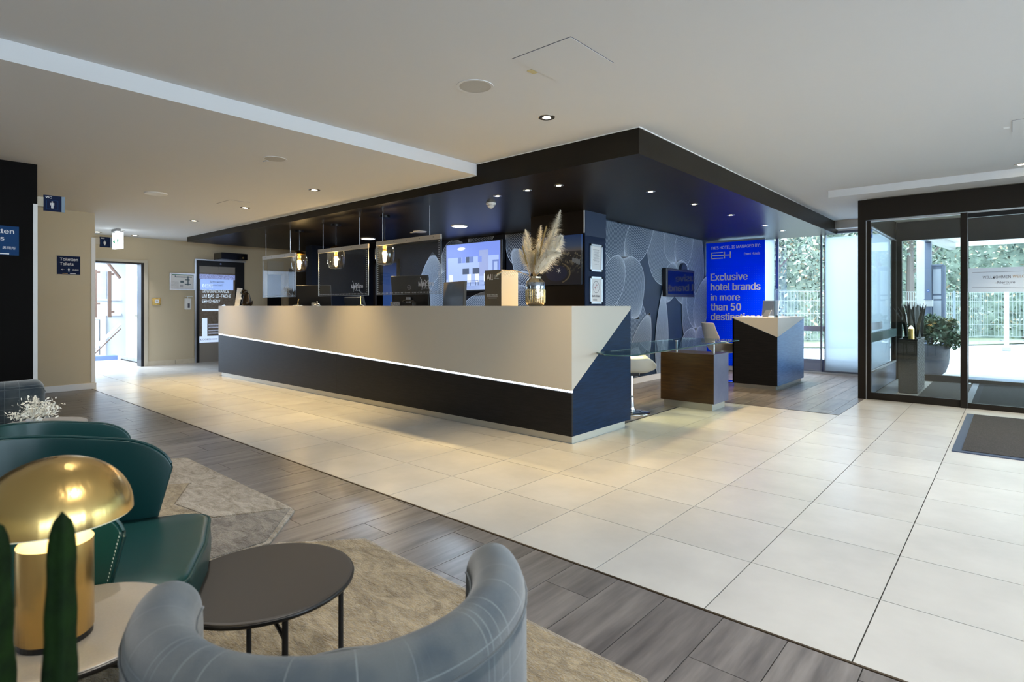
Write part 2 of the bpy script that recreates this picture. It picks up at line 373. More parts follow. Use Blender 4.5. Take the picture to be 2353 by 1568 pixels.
def seen(t):
    x, y = (t[0] + t[1]) / 2, (t[2] + t[3]) / 2
    d = -x * math.sin(YAW) + y * math.cos(YAW); l = x * math.cos(YAW) + y * math.sin(YAW)
    return d > 0.3 and abs(l / d) < 0.95
tiles.sort(key=lambda t: (not seen(t), dist(t)))
tile_cache = {}
def slab(name, x0, x1, y0, y1, z, m, parent, g=0.0022, h=0.02):
    key = (name, round(x1 - x0, 3), round(y1 - y0, 3))
    if key not in tile_cache:
        w = x1 - x0 - 2 * g; l = y1 - y0 - 2 * g
        mb = MB().box(-w / 2, w / 2, -l / 2, l / 2, -h, 0)
        me = bpy.data.meshes.new(name); me.from_pydata(mb.v, [], mb.f); me.materials.append(m); tile_cache[key] = me
    o = bpy.data.objects.new(name, tile_cache[key]); link(o, parent); o.location = ((x0 + x1) / 2, (y0 + y1) / 2, z); return o
for t in tiles[:290]: slab('floor_tile', *t, 0.0, M['tile'], floor)
mb = MB()
for t in tiles[290:]: mb.box(t[0] + .002, t[1] - .002, t[2] + .002, t[3] - .002, -0.02, 0)
mb.box(-13.2, -12.42, 0, 4, -0.02, -0.001)
mb.box(-1.38, 6, 8.22, 10.9, -0.02, -0.0005)
mb.box(-15.3, -13.2, 1, 4.2, -0.02, -0.001)
obj('floor_tiles_beyond', mb, M['tile'], floor, kind='stuff')
# plank tiles: long side along y
planks = []
pw = 0.2225
def run(xa, xb, ya, yb, L=0.89):
    k = math.floor(xa / pw)
    x = -0.356 + pw * math.ceil((xa + 0.356) / pw - 1e-6)
    xs = [xa] + [x + pw * i for i in range(400) if x + pw * i < xb - 1e-3 and x + pw * i > xa + .01] + [xb]
    for i in range(len(xs) - 1):
        idx = int(round((xs[i + 1] + 20) / pw)); ph = ((idx * 0.37) % 1.0) * L
        y = ya - ph; 
        while y < yb:
            a = max(y, ya); b = min(y + L, yb)
            if b - a > 0.0005: planks.append((xs[i], xs[i + 1], a, b))
            y += L
run(-9.58, 3.0, -1.6, SEAM - 0.012); run(-4.2, -1.374, 6.775, 10.72); run(-4.2, -2.87, 4.87, 6.775)
planks.sort(key=lambda t: (not seen(t), dist(t)))
for t in planks[:290]: slab('floor_plank', *t, 0.0, M['plank'], floor, g=0.0016)
mb = MB()
for t in planks[290:]: mb.box(t[0] + .001, t[1] - .001, t[2] + .001, t[3] - .001, -0.02, 0)
mb.box(-9.6, 6, -5, -1.6, -0.02, -0.0005); mb.box(3, 6, -1.6, SEAM, -0.02, -.001)
mb.box(-9.8, -4.2, 4.87, 5.85, -0.02, -0.001); mb.box(-9.8, -4.9, 5.85, 7.0, -0.02, -.001)
obj('floor_planks_beyond', mb, M['plank'], floor, kind='stuff')
struct('trim_1', MB().box(-9.58, 6, SEAM - 0.010, SEAM, -0.006, 0.002), mat('bronze_seam', (0.09, 0.065, 0.04), 0.4, 0.6))

# ================================================================== CEILINGS
struct('ceiling', MB().box(-3.97, 6.2, -5, 10.75, 2.55, 2.75), M['ceil'])
struct('ceiling_lowered', MB().box(-15.5, -3.97, -5, 10.9, 2.44, 2.75), M['ceil'])
can = MB().box(-11.55, -2.19, 4.0, 10.72, 2.34, 2.437).box(-3.969, -2.19, 4.0, 10.72, 2.437, 2.547)
struct('ceiling_canopy', can, M['canopy'])
struct('trim_2', MB().box(-11.56, -3.972, 3.992, 4.0, 2.432, 2.44).box(-3.97, -2.182, 3.992, 4.0, 2.543, 2.55).box(-2.19, -2.182, 4.0, 10.7, 2.543, 2.55), M['white'])
# boxed beam in front of the entrance
struct('ceiling_beam', MB().box(-1.68, 6, 7.75, 8.16, 2.465, 2.55), M['ceil'])
struct('ceiling_header', MB().box(-2.19, -1.40, 10.55, 10.75, 2.42, 2.55), M['ceil'])

# ================================================================== WALLS
w = MB()
w.box(-12.6, -12.4, -3, 1.9, 0, 2.44).box(-12.6, -12.4, 1.9, 3.536, 1.965, 2.44).box(-12.6, -12.4, 3.536, 4.46, 0, 2.44)
w.box(-12.6, -12.4, 4.46, 5.42, 2.075, 2.44).box(-12.6, -12.4, 5.42, 5.93, 0, 2.44).box(-12.6, -12.4, 5.93, 6.30, 2.1, 2.44).box(-12.6, -12.4, 6.30, 7.2, 0, 2.44)
struct('wall_far_left', w, M['cream'])
struct('wall_toilets', MB().box(-9.75, -9.58, -3, 2.14, 0, 2.44), M['cream'])
struct('trim_3', MB().box(-9.755, -9.572, 2.10, 2.146, 0.09, 2.10), M['white'])
struct('baseboard_toilets', MB().box(-9.76, -9.562, -3, 2.155, 0, 0.085), M['white'], bevel=0.004)
struct('wall_near_left', MB().box(-6.95, -6.69, -3, 1.03, 0, 2.44).box(-6.95, -6.69, 1.03, 1.06, 2.08, 2.44), M['black'])
struct('trim_4', MB().box(-6.955, -6.688, 1.03, 1.062, 0, 2.08), M['white'])
# skirting tiles on the far left wall, each one a piece
bb = struct('baseboard_far_left', MB().box(-12.4, -12.392, 3.56, 4.44, 0, 0.085), M['grout'])
for a, b in ((3.56, 4.075), (4.08, 4.44)):
    obj('skirting_tile', MB().box(-12.4, -12.386, a, b, 0, 0.09), M['trimbeige'], bb)
# reception back wall, its piers, side wall
struct('wall_reception', MB().box(-10.36, -9.90, 7.05, 7.2, 0, 2.34).box(-9.90, -9.18, 7.05, 7.2, 2.03, 2.34).box(-9.18, -4.2, 7.05, 7.2, 0, 2.34), M['darkwall'])
struct('wall_pier', MB().box(-4.86, -4.0, 5.93, 6.41, 0, 2.34), M['brownpanel'])
struct('wall_pier_left', MB().box(-10.6, -10.36, 5.85, 7.2, 0, 2.34), M['darkwall'])
struct('wall_left_recess', MB().box(-12.4, -10.6, 7.05, 7.2, 0, 2.44), M['darkwall'])
struct('wall_certificates', MB().box(-4.0, -3.992, 5.935, 6.41, 0, 2.03), M['navy'])
struct('trim_5', MB().box(-4.0, -3.985, 5.93, 6.41, 2.03, 2.34), M['navypanel'])
struct('trim_6', MB().box(-4.006, -3.994, 5.92, 5.932, 2.06, 2.34), M['white'])
struct('wall_side', MB().box(-4.5, -4.2, 6.41, 10.75, 0, 2.34), mat('blue_wallpaper', (0.012, 0.040, 0.085), 0.55, noise=1.2, col2=(0.004, 0.016, 0.042)))
struct('baseboard_side', MB().box(-4.2, -4.185, 6.41, 10.7, 0, 0.085), M['white'])
struct('wall_rear', MB().box(-15.5, -6.9, -3.2, -3, 0, 2.44), M['cream'])
struct('wall_back', MB().box(-6.9, 6.2, -5.2, -5, 0, 2.55), M['greige'])
# facade to the right of the entrance (beyond the frame) and the glazed right side
struct('wall_right', MB().box(6.0, 6.2, -5.2, -3.5, 0, 2.55).box(6.0, 6.2, 4.5, 8.2, 0, 2.55).box(6.0, 6.2, -3.5, 4.5, 0, 0.35), M['greige'])
g = struct('window_1', MB().box(5.97, 6.03, -3.5, 4.5, 0.35, 0.40).box(5.97, 6.03, -3.5, 4.5, 2.49, 2.55).box(5.97, 6.03, -3.5, -3.44, .4, 2.49).box(5.97, 6.03, -0.9, -0.84, .4, 2.49).box(5.97, 6.03, 1.8, 1.86, .4, 2.49).box(5.97, 6.03, 4.44, 4.5, .4, 2.49), M['winframe'])
obj('pane', MB().box(5.995, 6.005, -3.44, 4.44, 0.4, 2.49), M['glass'], g)

# ---------------- far-left doorway and stairwell beyond it
d = struct('door_1', MB().box(-12.62, -12.38, 3.49, 3.536, 0, 1.965).box(-12.62, -12.38, 1.9, 3.49, 1.935, 1.965), M['blackm'])
obj('architrave', MB().box(-12.4, -12.37, 3.536, 3.60, 0, 1.965).box(-12.4, -12.37, 1.9, 3.60, 1.965, 2.01), M['greige'], d)
daylight_fill('stairwell_fill', (-14.0, 2.2, 2.40), (0, 0, 0), 1.6, 1.6, 130)  # added area lamp, brightens the stairwell from ceiling height
st = struct('wall_stairwell', MB().box(-15.4, -15.3, 1.0, 4.6, -0.6, 2.44).box(-15.3, -12.6, 0.9, 1.0, 0, 2.44), M['bluewhite'])
struct('wall_lobby', MB().add([(-12.6, 3.70, 0), (-14.35, 3.76, 0), (-14.35, 3.9, 0), (-12.6, 3.9, 0), (-12.6, 3.70, 2.44), (-14.35, 3.76, 2.44), (-14.35, 3.9, 2.44), (-12.6, 3.9, 2.44)],
       [(0, 1, 2, 3), (4, 5, 6, 7), (0, 1, 5, 4), (1, 2, 6, 5), (2, 3, 7, 6), (3, 0, 4, 7)]), M['greige'])
bl = struct('baseboard_lobby', MB().box(-14.34, -12.62, 3.66, 3.70, 0, 0.02), M['grout'])
for k in range(4): obj('skirting_tile', MB().box(-14.33 + .43 * k, -13.91 + .43 * k, 3.67, 3.695, 0, 0.08), M['kerb'], bl)
struct('wall_stairwell_panel', MB().box(-15.29, -15.27, 2.2, 3.62, 1.30, 1.93), M['stairwell'])
struct('trim_7', MB().box(-15.3, -15.26, 1.4, 3.9, 1.27, 1.30).box(-15.3, -15.26, 1.4, 3.9, 0.93, 0.99), M['white'])
dr = thing('stairwell_door', 'white glazed door in the bright stairwell beyond the far left doorway', 'door', (-15.26, 3.3, 0))
obj('frame', MB().box(-15.28, -15.22, 2.6, 2.72, 0, .93).box(-15.28, -15.22, 3.50, 3.60, 0, .93).box(-15.28, -15.22, 2.72, 3.5, .85, .93).box(-15.28, -15.22, 2.72, 3.5, 0, .06), M['white'], dr)
obj('leaf', MB().box(-15.25, -15.21, 2.74, 3.48, .06, .84), M['bluewhite'], dr)
obj('pane', MB().box(-15.209, -15.203, 3.0, 3.34, .12, .76), mat('daylit_pane', (.8, .85, .9), .5, emit=(.85, .93, 1), es=.6, noise=14, col2=(.5, .55, .55)), dr)
obj('handle', MB().box(-15.2, -15.16, 2.86, 2.88, .38, .50), M['steel'], dr)
for k, (y, z0, z1) in enumerate(((3.30, 0.78 + .4, 1.93), (3.56, 1.0, 1.90))):
    t = thing('stair_post', ['short brown stair post hanging in front of the grey stairwell panel', 'longer brown stair post at the corner of the stairwell'][k], 'post', (-14.75, y, z0), 'stair posts')
    obj('post', MB().box(-14.78, -14.72, y - .03, y + .03, z0 - (.28 if k == 0 else .1), z1), M['brownrail'], t)
    for zz in (z1 - .08, z0): obj('bracket', MB().box(-14.74, -14.70, y + .03, y + .08, zz, zz + .04), M['brownrail'], t)
t = thing('handrail', 'slanting white and brown stair handrail at the lower right of the stairwell', 'handrail', (-14.6, 3.6, .1))
obj('rail', MB().tube([(-14.6, 3.10, 0.08), (-14.6, 3.72, 0.75)], 0.035, 8), M['white'], t)
obj('grip', MB().tube([(-14.55, 3.16, 0.04), (-14.55, 3.72, 0.66)], 0.012, 8), M['brownrail'], t)
obj('rail', MB().tube([(-14.6, 3.40, 2.2), (-14.6, 3.72, 1.75)], 0.03, 8), M['brownrail'], t)
tag(obj('stair_kerb', MB().box(-14.6, -14.4, 1.5, 3.62, 0, 0.09), mat('blue_kerb', (.13, .2, .42), .6)), 'low blue kerb across the floor of the far stairwell', 'kerb')
t = thing('notice_board', 'glazed notice board with pinned sheets on the lobby wall beyond the doorway', 'notice board', (-13.3, 3.70, 1.4))
obj('frame', MB().box(-13.70, -12.95, 3.66, 3.70, 0.97, 1.88), M['alu'], t)
obj('panel', MB().box(-13.65, -12.99, 3.655, 3.662, 1.01, 1.84), mat('board_back', (.35, .4, .5), .6), t)
for k, (a, b, c, e) in enumerate(((-13.6, -13.42, 1.1, 1.3), (-13.4, -13.2, 1.45, 1.75), (-13.15, -13.02, 1.15, 1.4), (-13.6, -13.45, 1.5, 1.7))):
    obj('sheet', MB().box(a, b, 3.652, 3.655, c, e), M['paper'], t)

# ---------------- lift doors in the far left wall
lf = thing('lift', 'black framed lift with two glass doors carrying a projected advert', 'lift', (-12.42, 4.94, 0))
obj('frame', MB().box(-12.44, -12.385, 4.46, 4.52, 0, 2.075).box(-12.44, -12.385, 5.24, 5.42, 0, 2.075).box(-12.44, -12.385, 4.52, 5.24, 1.965, 2.075), M['blackm'], lf)
obj('head', MB().box(-12.40, -12.36, 4.44, 5.44, 2.075, 2.10).box(-12.40, -12.375, 4.43, 4.46, 0, 2.09), M['alu'], lf)
advert = mat('projected_film', (0.20, 0.15, 0.10), 0.3, noise=22, col2=(0.28, 0.24, 0.2))
for k, (a, b) in enumerate(((4.52, 4.905), (4.91, 5.24))):
    obj('door_leaf', MB().box(-12.46, -12.42, a, b, 0, 1.965), mat('lift_leaf%d' % k, (.34, .31, .27), .35), lf)
obj('film', MB().box(-12.418, -12.414, 4.53, 5.235, .48, 1.83), advert, lf)
scr = mat('projected_blue', (.3, .4, .6), .5, emit=(.30, .47, .95), es=0.85 * EM)
scr2 = mat('projected_white', (.6, .7, .8), .5, emit=(.60, .75, 1.0), es=0.85 * EM)
def lbox(a, b, z0, z1, m, nm='projected_block'): obj(nm, MB().box(-12.413, -12.411, a, b, z0, z1), m, lf)
lbox(4.545, 5.20, 1.48, 1.70, scr); lbox(4.525, 4.93, .40, .53, scr2); lbox(4.58, 4.92, 1.045, 1.085, scr2); lbox(4.58, 4.68, .53, .90, scr2)
sp = mat('film_speckle', (.5, .55, .7), .5, emit=(.3, .4, .9), es=.5 * EM, noise=60, col2=(.12, .08, .06))
lbox(4.53, 5.235, 1.70, 1.80, sp)
obj('projected_building', MB().prism3([(-12.412, 4.93, 1.05), (-12.412, 5.20, 1.05), (-12.412, 5.16, 1.13), (-12.412, 5.06, 1.13), (-12.412, 5.02, 1.18), (-12.412, 4.97, 1.16)], (0.002, 0, 0)), scr2, lf)
for k in range(4): lbox(4.70, 4.92, .57 + .06 * k, .60 + .06 * k, mat('projected_lines%d' % k, (.5, .5, .5), .5, emit=(.45, .55, .8), es=.4 * EM, noise=90, col2=(.2, .15, .1)), 'projected_lines')
text('Schon Reifen', (-12.409, 4.73, 1.625), UY, .28, .045, M['dtext'], lf); text('gewechselt?', (-12.409, 4.745, 1.555), UY, .25, .045, M['dtext'], lf)
for s_, y_, w_, z_ in (('DEINE', 4.59, .2, 1.53), ('GEWINNCHANCE', 4.58, .53, 1.42), ('UM DAS 10-FACHE', 4.58, .57, 1.32), ('ERHÖHEN?', 4.58, .35, 1.215)):
    text(s_, (-12.408, y_, z_), UY, w_, .068 if 'Ö' not in s_ else .085, mat('projected_letters_' + str(z_), (.7, .8, .9), .5, emit=(.7, .85, 1), es=.7 * EM), lf)
text('DOORSHOW', (-12.408, 4.55, .445), UY, .33, .035, M['dtext'], lf)
obj('key_switch', MB().add(*(lambda n=12: ([(-12.383, 4.93 + .02 * math.cos(2 * PI * i / n), 2.02 + .02 * math.sin(2 * PI * i / n)) for i in range(n)] + [(-12.375, 4.93 + .02 * math.cos(2 * PI * i / n), 2.02 + .02 * math.sin(2 * PI * i / n)) for i in range(n)],
    [tuple(range(n)), tuple(range(n, 2 * n))] + [(i, (i + 1) % n, n + (i + 1) % n, n + i) for i in range(n)]))()), M['chrome'], lf)
t = thing('projector', 'black glossy projector box mounted on the wall above the lift', 'projector', (-12.3, 5.1, 2.2))
obj('case', MB().box(-12.40, -12.02, 4.80, 5.33, 2.10, 2.235), mat('gloss_black', (.006, .006, .008), .08), t, bevel=.008)
obj('lens', MB().tube([(-12.02, 5.23, 2.145), (-12.01, 5.23, 2.145)], .02, 12), M['gold'], t)
struct('door_2', MB().box(-12.6, -12.5, 5.93, 6.30, 0, 2.1), M['darkwall'])
struct('opening_header', MB().box(-12.4, -12.38, 5.93, 6.30, 1.85, 2.15), M['greige'])  # beige header panel above the dark opening
t = thing('wall_door', 'dim brown door standing left of the black reception pier', 'door', (-12.39, 6.6, 0))
obj('leaf', MB().box(-12.40, -12.37, 6.42, 7.0, 0, 2.0), mat('dim_brown_door', (.12, .10, .08), .5), t)
obj('handle', MB().box(-12.37, -12.34, 6.46, 6.50, .98, 1.12), M['steel'], t)
tag(obj('wall_sensor', MB().box(-10.36, -10.33, 6.3, 6.40, 1.98, 2.10), M['whitep']), 'small white sensor box high on the black pier beside the left acrylic screen', 'sensor')

# ================================================================== WALLPAPER petals (flat print of line drawn leaves)
def petal(mb, P, base, tip, wid, n, lw=0.006, seg=14, bulge=0.55, skew=0.0):
    """P(u,v) maps 2-D wall coords to 3-D; fan of veins from base to tip"""
    bx, by = base; tx, ty = tip; dx, dy = tx - bx, ty - by; L = math.hypot(dx, dy); nx, ny = -dy / L, dx / L
    prof = lambda t: math.sin(PI * min(1, t ** bulge)) if t < 1 else 0
    for k in range(n + 1):
        s = -1 + 2 * k / n
        pts = []
        for q in range(seg + 1):
            t = q / seg; o = s * wid * (math.sin(PI * t ** 0.8) ** 0.8 if 0 < t < 1 else 0) + skew * math.sin(PI * t)
            pts.append((bx + dx * t + nx * o, by + dy * t + ny * o))
        ww = lw * (1.6 if k in (0, n) else 0.8)
        for q in range(seg):
            (ax, ay), (cx_, cy_) = pts[q], pts[q + 1]; l = math.hypot(cx_ - ax, cy_ - ay) or 1; px, py = -(cy_ - ay) / l * ww / 2, (cx_ - ax) / l * ww / 2
            mb.add([P(ax + px, ay + py), P(cx_ + px, cy_ + py), P(cx_ - px, cy_ - py), P(ax - px, ay - py)], [(0, 1, 2, 3)])
def petal_fill(mb, P, base, tip, wid, seg=14, skew=0.0):
    bx, by = base; tx, ty = tip; dx, dy = tx - bx, ty - by; L = math.hypot(dx, dy); nx, ny = -dy / L, dx / L
    l, r = [], []
    for q in range(seg + 1):
        t = q / seg; o = wid * (math.sin(PI * t ** 0.8) ** 0.8 if 0 < t < 1 else 0); sk = skew * math.sin(PI * t)
        l.append(P(bx + dx * t + nx * (o + sk), by + dy * t + ny * (o + sk))); r.append(P(bx + dx * t - nx * (o - sk), by + dy * t - ny * (o - sk)))
    for q in range(seg): mb.add([l[q], l[q + 1], r[q + 1], r[q]], [(0, 1, 2, 3)])
line_m = mat('wallpaper_line', (0.50, 0.58, 0.68), 0.5)
fill_ms = [mat('wallpaper_petal_%s' % n, c, 0.55) for n, c in (('grey', (0.085, 0.125, 0.185)), ('slate', (0.035, 0.070, 0.125)), ('deep', (0.010, 0.026, 0.06)))]
def clip_petals(name, P, petals, u0, u1, v0, v1, parent_label, thick, cat='wallpaper'):
    """petals: (base, tip, width, n, fill index); geometry clipped to the panel rectangle"""
    root = thing(name, parent_label, cat, tuple(P((u0 + u1) / 2, v0)))
    for i, (b, t, w_, n, fi, sk) in enumerate(petals):
        for kind in (0, 1):
            mb = MB(); off = 0.0012 + 0.0009 * i + (0.0004 if kind else 0)
            Q = lambda u, v: (u, v, off)
            if kind == 0: petal_fill(mb, Q, b, t, w_, skew=sk)
            else: petal(mb, Q, b, t, w_, n, lw=.0068, skew=sk)
            bm = bmesh.new(); me = bpy.data.meshes.new('m'); me.from_pydata(mb.v, [], mb.f); bm.from_mesh(me)
            for co, no in (((u0, 0, 0), (-1, 0, 0)), ((u1, 0, 0), (1, 0, 0)), ((0, v0, 0), (0, -1, 0)), ((0, v1, 0), (0, 1, 0))):
                bmesh.ops.bisect_plane(bm, geom=bm.verts[:] + bm.edges[:] + bm.faces[:], plane_co=co, plane_no=no, clear_outer=True)
            vs = [tuple(v.co) for v in bm.verts]; bm.verts.index_update(); fs = [tuple(v.index for v in f.verts) for f in bm.faces]; bm.free(); bpy.data.meshes.remove(me)
            if not fs: continue
            m2 = MB(); m2.add([P(a, c, e) for a, c, e in vs], fs)
            o = obj('petal' if kind == 0 else 'petal_lines', m2, fill_ms[fi] if kind == 0 else line_m, root, recalc=False)
            if kind == 1: o['kind'] = 'stuff'
    return root
# side wall: u = y (6.6 .. 10.1), v = z
Ps = lambda u, v, off=0.0: (-4.2 + off, u, v)
side_petals = [((6.3, .9), (6.9, 2.5), .55, 26, 0, 0), ((8.6, 1.5), (8.0, 2.5), .38, 22, 0, 0), ((9.4, 1.1), (9.9, 2.5), .42, 20, 0, 0), ((7.9, .15), (7.1, 1.75), .42, 24, 0, .05),
    ((7.25, 1.82), (6.8, 2.6), .42, 26, 1, 0), ((7.25, 1.82), (8.2, 2.6), .30, 20, 1, 0), ((7.2, 1.85), (7.65, .95), .45, 26, 0, 0), ((7.2, 1.85), (6.55, 1.0), .28, 18, 0, 0),
    ((8.9, 1.85), (8.6, 2.55), .30, 20, 0, 0), ((8.9, 1.85), (9.6, 2.5), .30, 18, 0, 0), ((8.95, 1.9), (9.3, 1.15), .36, 22, 0, 0), ((8.9, 1.85), (8.55, 1.2), .25, 16, 0, 0),
    ((7.5, .1), (8.0, 1.05), .28, 22, 0, 0), ((9.9, .3), (9.2, 1.5), .42, 24, 1, 0), ((8.35, -.1), (8.45, 1.45), .22, 22, 0, 0), ((9.7, .75), (9.35, 1.6), .22, 16, 1, 0), ((9.7, .72), (10.2, 1.7), .3, 20, 0, 0),
    ((9.7, .72), (8.9, -.1), .32, 24, 1, 0), ((9.7, .75), (10.3, .1), .25, 18, 0, 0), ((8.4, -.1), (8.42, .62), .10, 10, 0, 0), ((6.4, .1), (7.0, .9), .4, 20, 1, 0)]
clip_petals('wallpaper_flowers', Ps, side_petals, 6.42, 10.2, .085, 2.325, 'large grey-blue line drawn blossoms on the wallpaper of the side wall', .001)
Pb = lambda u, v, off=0.0: (u, 7.05 - off, v)
back_petals = [((-8.1, .2), (-8.05, 1.35), .3, 20, 1, 0), ((-8.15, .9), (-8.15, 2.15), .40, 30, 0, 0), ((-7.35, 2.28), (-7.9, 1.7), .3, 20, 2, 0), ((-7.3, 2.2), (-7.0, 1.55), .32, 18, 2, 0), ((-7.2, 2.25), (-6.5, 2.5), .25, 16, 2, 0),
    ((-8.3, 1.0), (-7.1, 1.95), .34, 24, 0, 0), ((-8.9, .9), (-8.55, 1.55), .2, 14, 1, 0), ((-7.3, .4), (-6.5, 1.4), .5, 30, 0, 0), ((-5.7, 1.9), (-6.3, 2.45), .35, 20, 2, 0),
    ((-5.75, 1.85), (-5.35, 2.5), .38, 24, 2, 0), ((-5.3, 1.15), (-6.2, 2.1), .3, 22, 2, 0), ((-5.45, 1.15), (-5.3, 2.0), .24, 20, 2, 0), ((-5.75, 1.2), (-6.05, 1.7), .3, 18, 2, 0), ((-5.6, .7), (-5.55, 1.6), .28, 22, 1, 0), ((-5.55, .9), (-6.2, 1.5), .25, 18, 2, 0), ((-5.55, .9), (-4.9, 1.5), .25, 18, 2, 0)]
clip_petals('wallpaper_flowers', Pb, back_petals, -8.75, -4.9, .9, 2.33, 'dark navy wallpaper with pale line drawn blossoms behind the television', .001)
obj_ = bpy.data.objects

# ================================================================== RECEPTION DOORWAY, office beyond, television, pictures
d = struct('door_3', MB().box(-9.96, -9.90, 7.0, 7.2, 0, 2.06).box(-9.18, -9.13, 7.0, 7.2, 0, 2.06).box(-9.96, -9.13, 7.0, 7.2, 2.03, 2.08), M['brownpanel'])
struct('wall_office', MB().box(-11, -7.5, 9.4, 9.5, 0, 2.34).box(-11, -10.9, 7.2, 9.4, 0, 2.34).box(-7.6, -7.5, 7.2, 9.4, 0, 2.34), mat('blue_lit_office_wall', (.03, .09, .26), .7))  # the room's blue light is put into the wall colour
lt = bpy.data.lights.new('office_lamp', 'AREA'); lt.energy = 22; lt.color = (.6, .75, 1); lt.size = 1.0; lo = bpy.data.objects.new('office_lamp', lt); lo.location = (-9.3, 8.3, 2.3); C.objects.link(lo)
tv = thing('television', 'large wall television showing a bright room, behind the reception', 'television', (-7.01, 7.0, 1.83))
obj('body', MB().box(-7.69, -6.30, 6.95, 7.02, 1.405, 2.255), M['blackp'], tv, bevel=.006)
sky = lambda n, c, e=1.0: mat(n, (0, 0, 0), .4, emit=c, es=e * EM)
A = sky('tv_wall', (.22, .33, .93), 1); B = sky('tv_light', (.45, .60, 1.0), 1); Dk = sky('tv_dark', (.05, .08, .16), 1); Wt = sky('tv_white', (.85, .92, 1.0), 1.1); Md = sky('tv_mid', (.16, .25, .62), 1)
def tvb(x0, x1, z0, z1, m, lay=1, nm='screen_image'): obj(nm, MB().box(x0, x1, 6.95 - .0015 * lay, 6.9505, z0, z1), m, tv)
tvb(-7.66, -6.35, 1.43, 2.235, A, 1, 'screen'); tvb(-7.62, -6.38, 1.62, 2.0, B, 2); tvb(-7.66, -6.35, 1.43, 1.62, B, 2); tvb(-6.83, -6.62, 1.66, 2.1, sky('tv_curtain', (.36, .45, .80)), 3)
for k in range(6): tvb(-7.36 + .1 * k, -7.27 + .1 * k, 1.90, 2.0, (Md, A, Dk, Md, B, A)[k], 3)
tvb(-7.24, -7.08, 1.70, 1.80, Dk, 3); tvb(-6.99, -6.82, 1.70, 1.80, Dk, 3); tvb(-6.52, -6.38, 1.66, 1.92, Md, 3); tvb(-6.49, -6.41, 1.68, 1.89, B, 4)
for k in range(7): tvb(-7.4, -6.45 + .01 * k, 1.445 + .022 * k, 1.452 + .022 * k, Md, 3)
for k, x in enumerate((-7.58, -7.12, -6.93, -6.72)): tvb(x, x + .09, 1.56, 1.70, Wt, 4); tvb(x + .01, x + .02, 1.50, 1.57, Dk, 4); tvb(x + .07, x + .08, 1.50, 1.57, Dk, 4)
tvb(-7.34, -6.85, 1.575, 1.59, Md, 5)
mb = MB(); n = 20; mb.add([(-7.27 + .10 * math.cos(2 * PI * i / n), 6.944, 2.15 + .028 * math.sin(2 * PI * i / n)) for i in range(n)], [tuple(range(n))]); obj('screen_image', mb, Wt, tv)
# canvas picture on the pier
def canvas_mat():
    m = bpy.data.materials.new('printed_night_city'); m.use_nodes = True; nt = m.node_tree; N = nt.nodes; L = nt.links; b = N['Principled BSDF']; b.inputs['Roughness'].default_value = .5
    tc = N.new('ShaderNodeTexCoord'); sp_ = N.new('ShaderNodeSeparateXYZ'); L.new(tc.outputs['Generated'], sp_.inputs[0])
    r = N.new('ShaderNodeValToRGB'); e = r.color_ramp.elements; e[0].position = 0; e[0].color = (.004, .008, .022, 1); e[1].position = 1; e[1].color = (.014, .06, .23, 1)
    for p, c in ((.60, (.010, .012, .02)), (.67, (.035, .032, .04)), (.68, (.16, .14, .14)), (.78, (.07, .12, .24))): q = e.new(p); q.color = (*c, 1)
    L.new(sp_.outputs[2], r.inputs[0])
    v = N.new('ShaderNodeTexVoronoi'); v.inputs['Scale'].default_value = 26; v.inputs['Randomness'].default_value = .9; L.new(tc.outputs['Generated'], v.inputs[0])
    lt_ = N.new('ShaderNodeMapRange'); lt_.inputs[1].default_value = .62; lt_.inputs[2].default_value = .9
    sv = N.new('ShaderNodeSeparateColor'); L.new(v.outputs['Color'], sv.inputs[0]); L.new(sv.outputs[0], lt_.inputs[0])
    mask = N.new('ShaderNodeMapRange'); mask.inputs[1].default_value = .18; mask.inputs[2].default_value = .5; L.new(sp_.outputs[2], mask.inputs[0])
    m2 = N.new('ShaderNodeMath'); m2.operation = 'LESS_THAN'; m2.inputs[1].default_value = .66; L.new(sp_.outputs[2], m2.inputs[0])
    mm = N.new('ShaderNodeMath'); mm.operation = 'MULTIPLY'; L.new(mask.outputs[0], mm.inputs[0]); L.new(m2.outputs[0], mm.inputs[1])
    m3 = N.new('ShaderNodeMath'); m3.operation = 'MULTIPLY'; L.new(mm.outputs[0], m3.inputs[0]); L.new(lt_.outputs[0], m3.inputs[1])
    mix = N.new('ShaderNodeMix'); mix.data_type = 'RGBA'; L.new(m3.outputs[0], mix.inputs['Factor']); L.new(r.outputs[0], mix.inputs['A']); mix.inputs['B'].default_value = (.22, .19, .13, 1)
    L.new(mix.outputs['Result'], b.inputs['Base Color']); return m
cv = thing('canvas_picture', 'canvas print of a city and a dark lake at dusk, right of the dried plumes', 'picture', (-4.33, 5.9, 1.74))
obj('canvas', MB().box(-4.68, -4.02, 5.885, 5.928, 1.42, 2.045), canvas_mat(), cv)
mb = MB(); n = 28; mb.add([(-4.40 + .17 * math.cos(2 * PI * i / n), 5.8835, 1.57 + .105 * math.sin(2 * PI * i / n)) for i in range(n)], [tuple(range(n))]); obj('printed_lake', mb, mat('print_lake', (.004, .014, .06), .4), cv)
mb = MB(); mb.add([(-4.36 + (.045 if i % 2 == 0 else .01) * math.cos(PI * i / 6 + .3), 5.882, 1.60 + (.045 if i % 2 == 0 else .01) * math.sin(PI * i / 6 + .3)) for i in range(12)], [tuple(range(12))]); obj('printed_star', mb, M['ltext'], cv)
mb = MB()
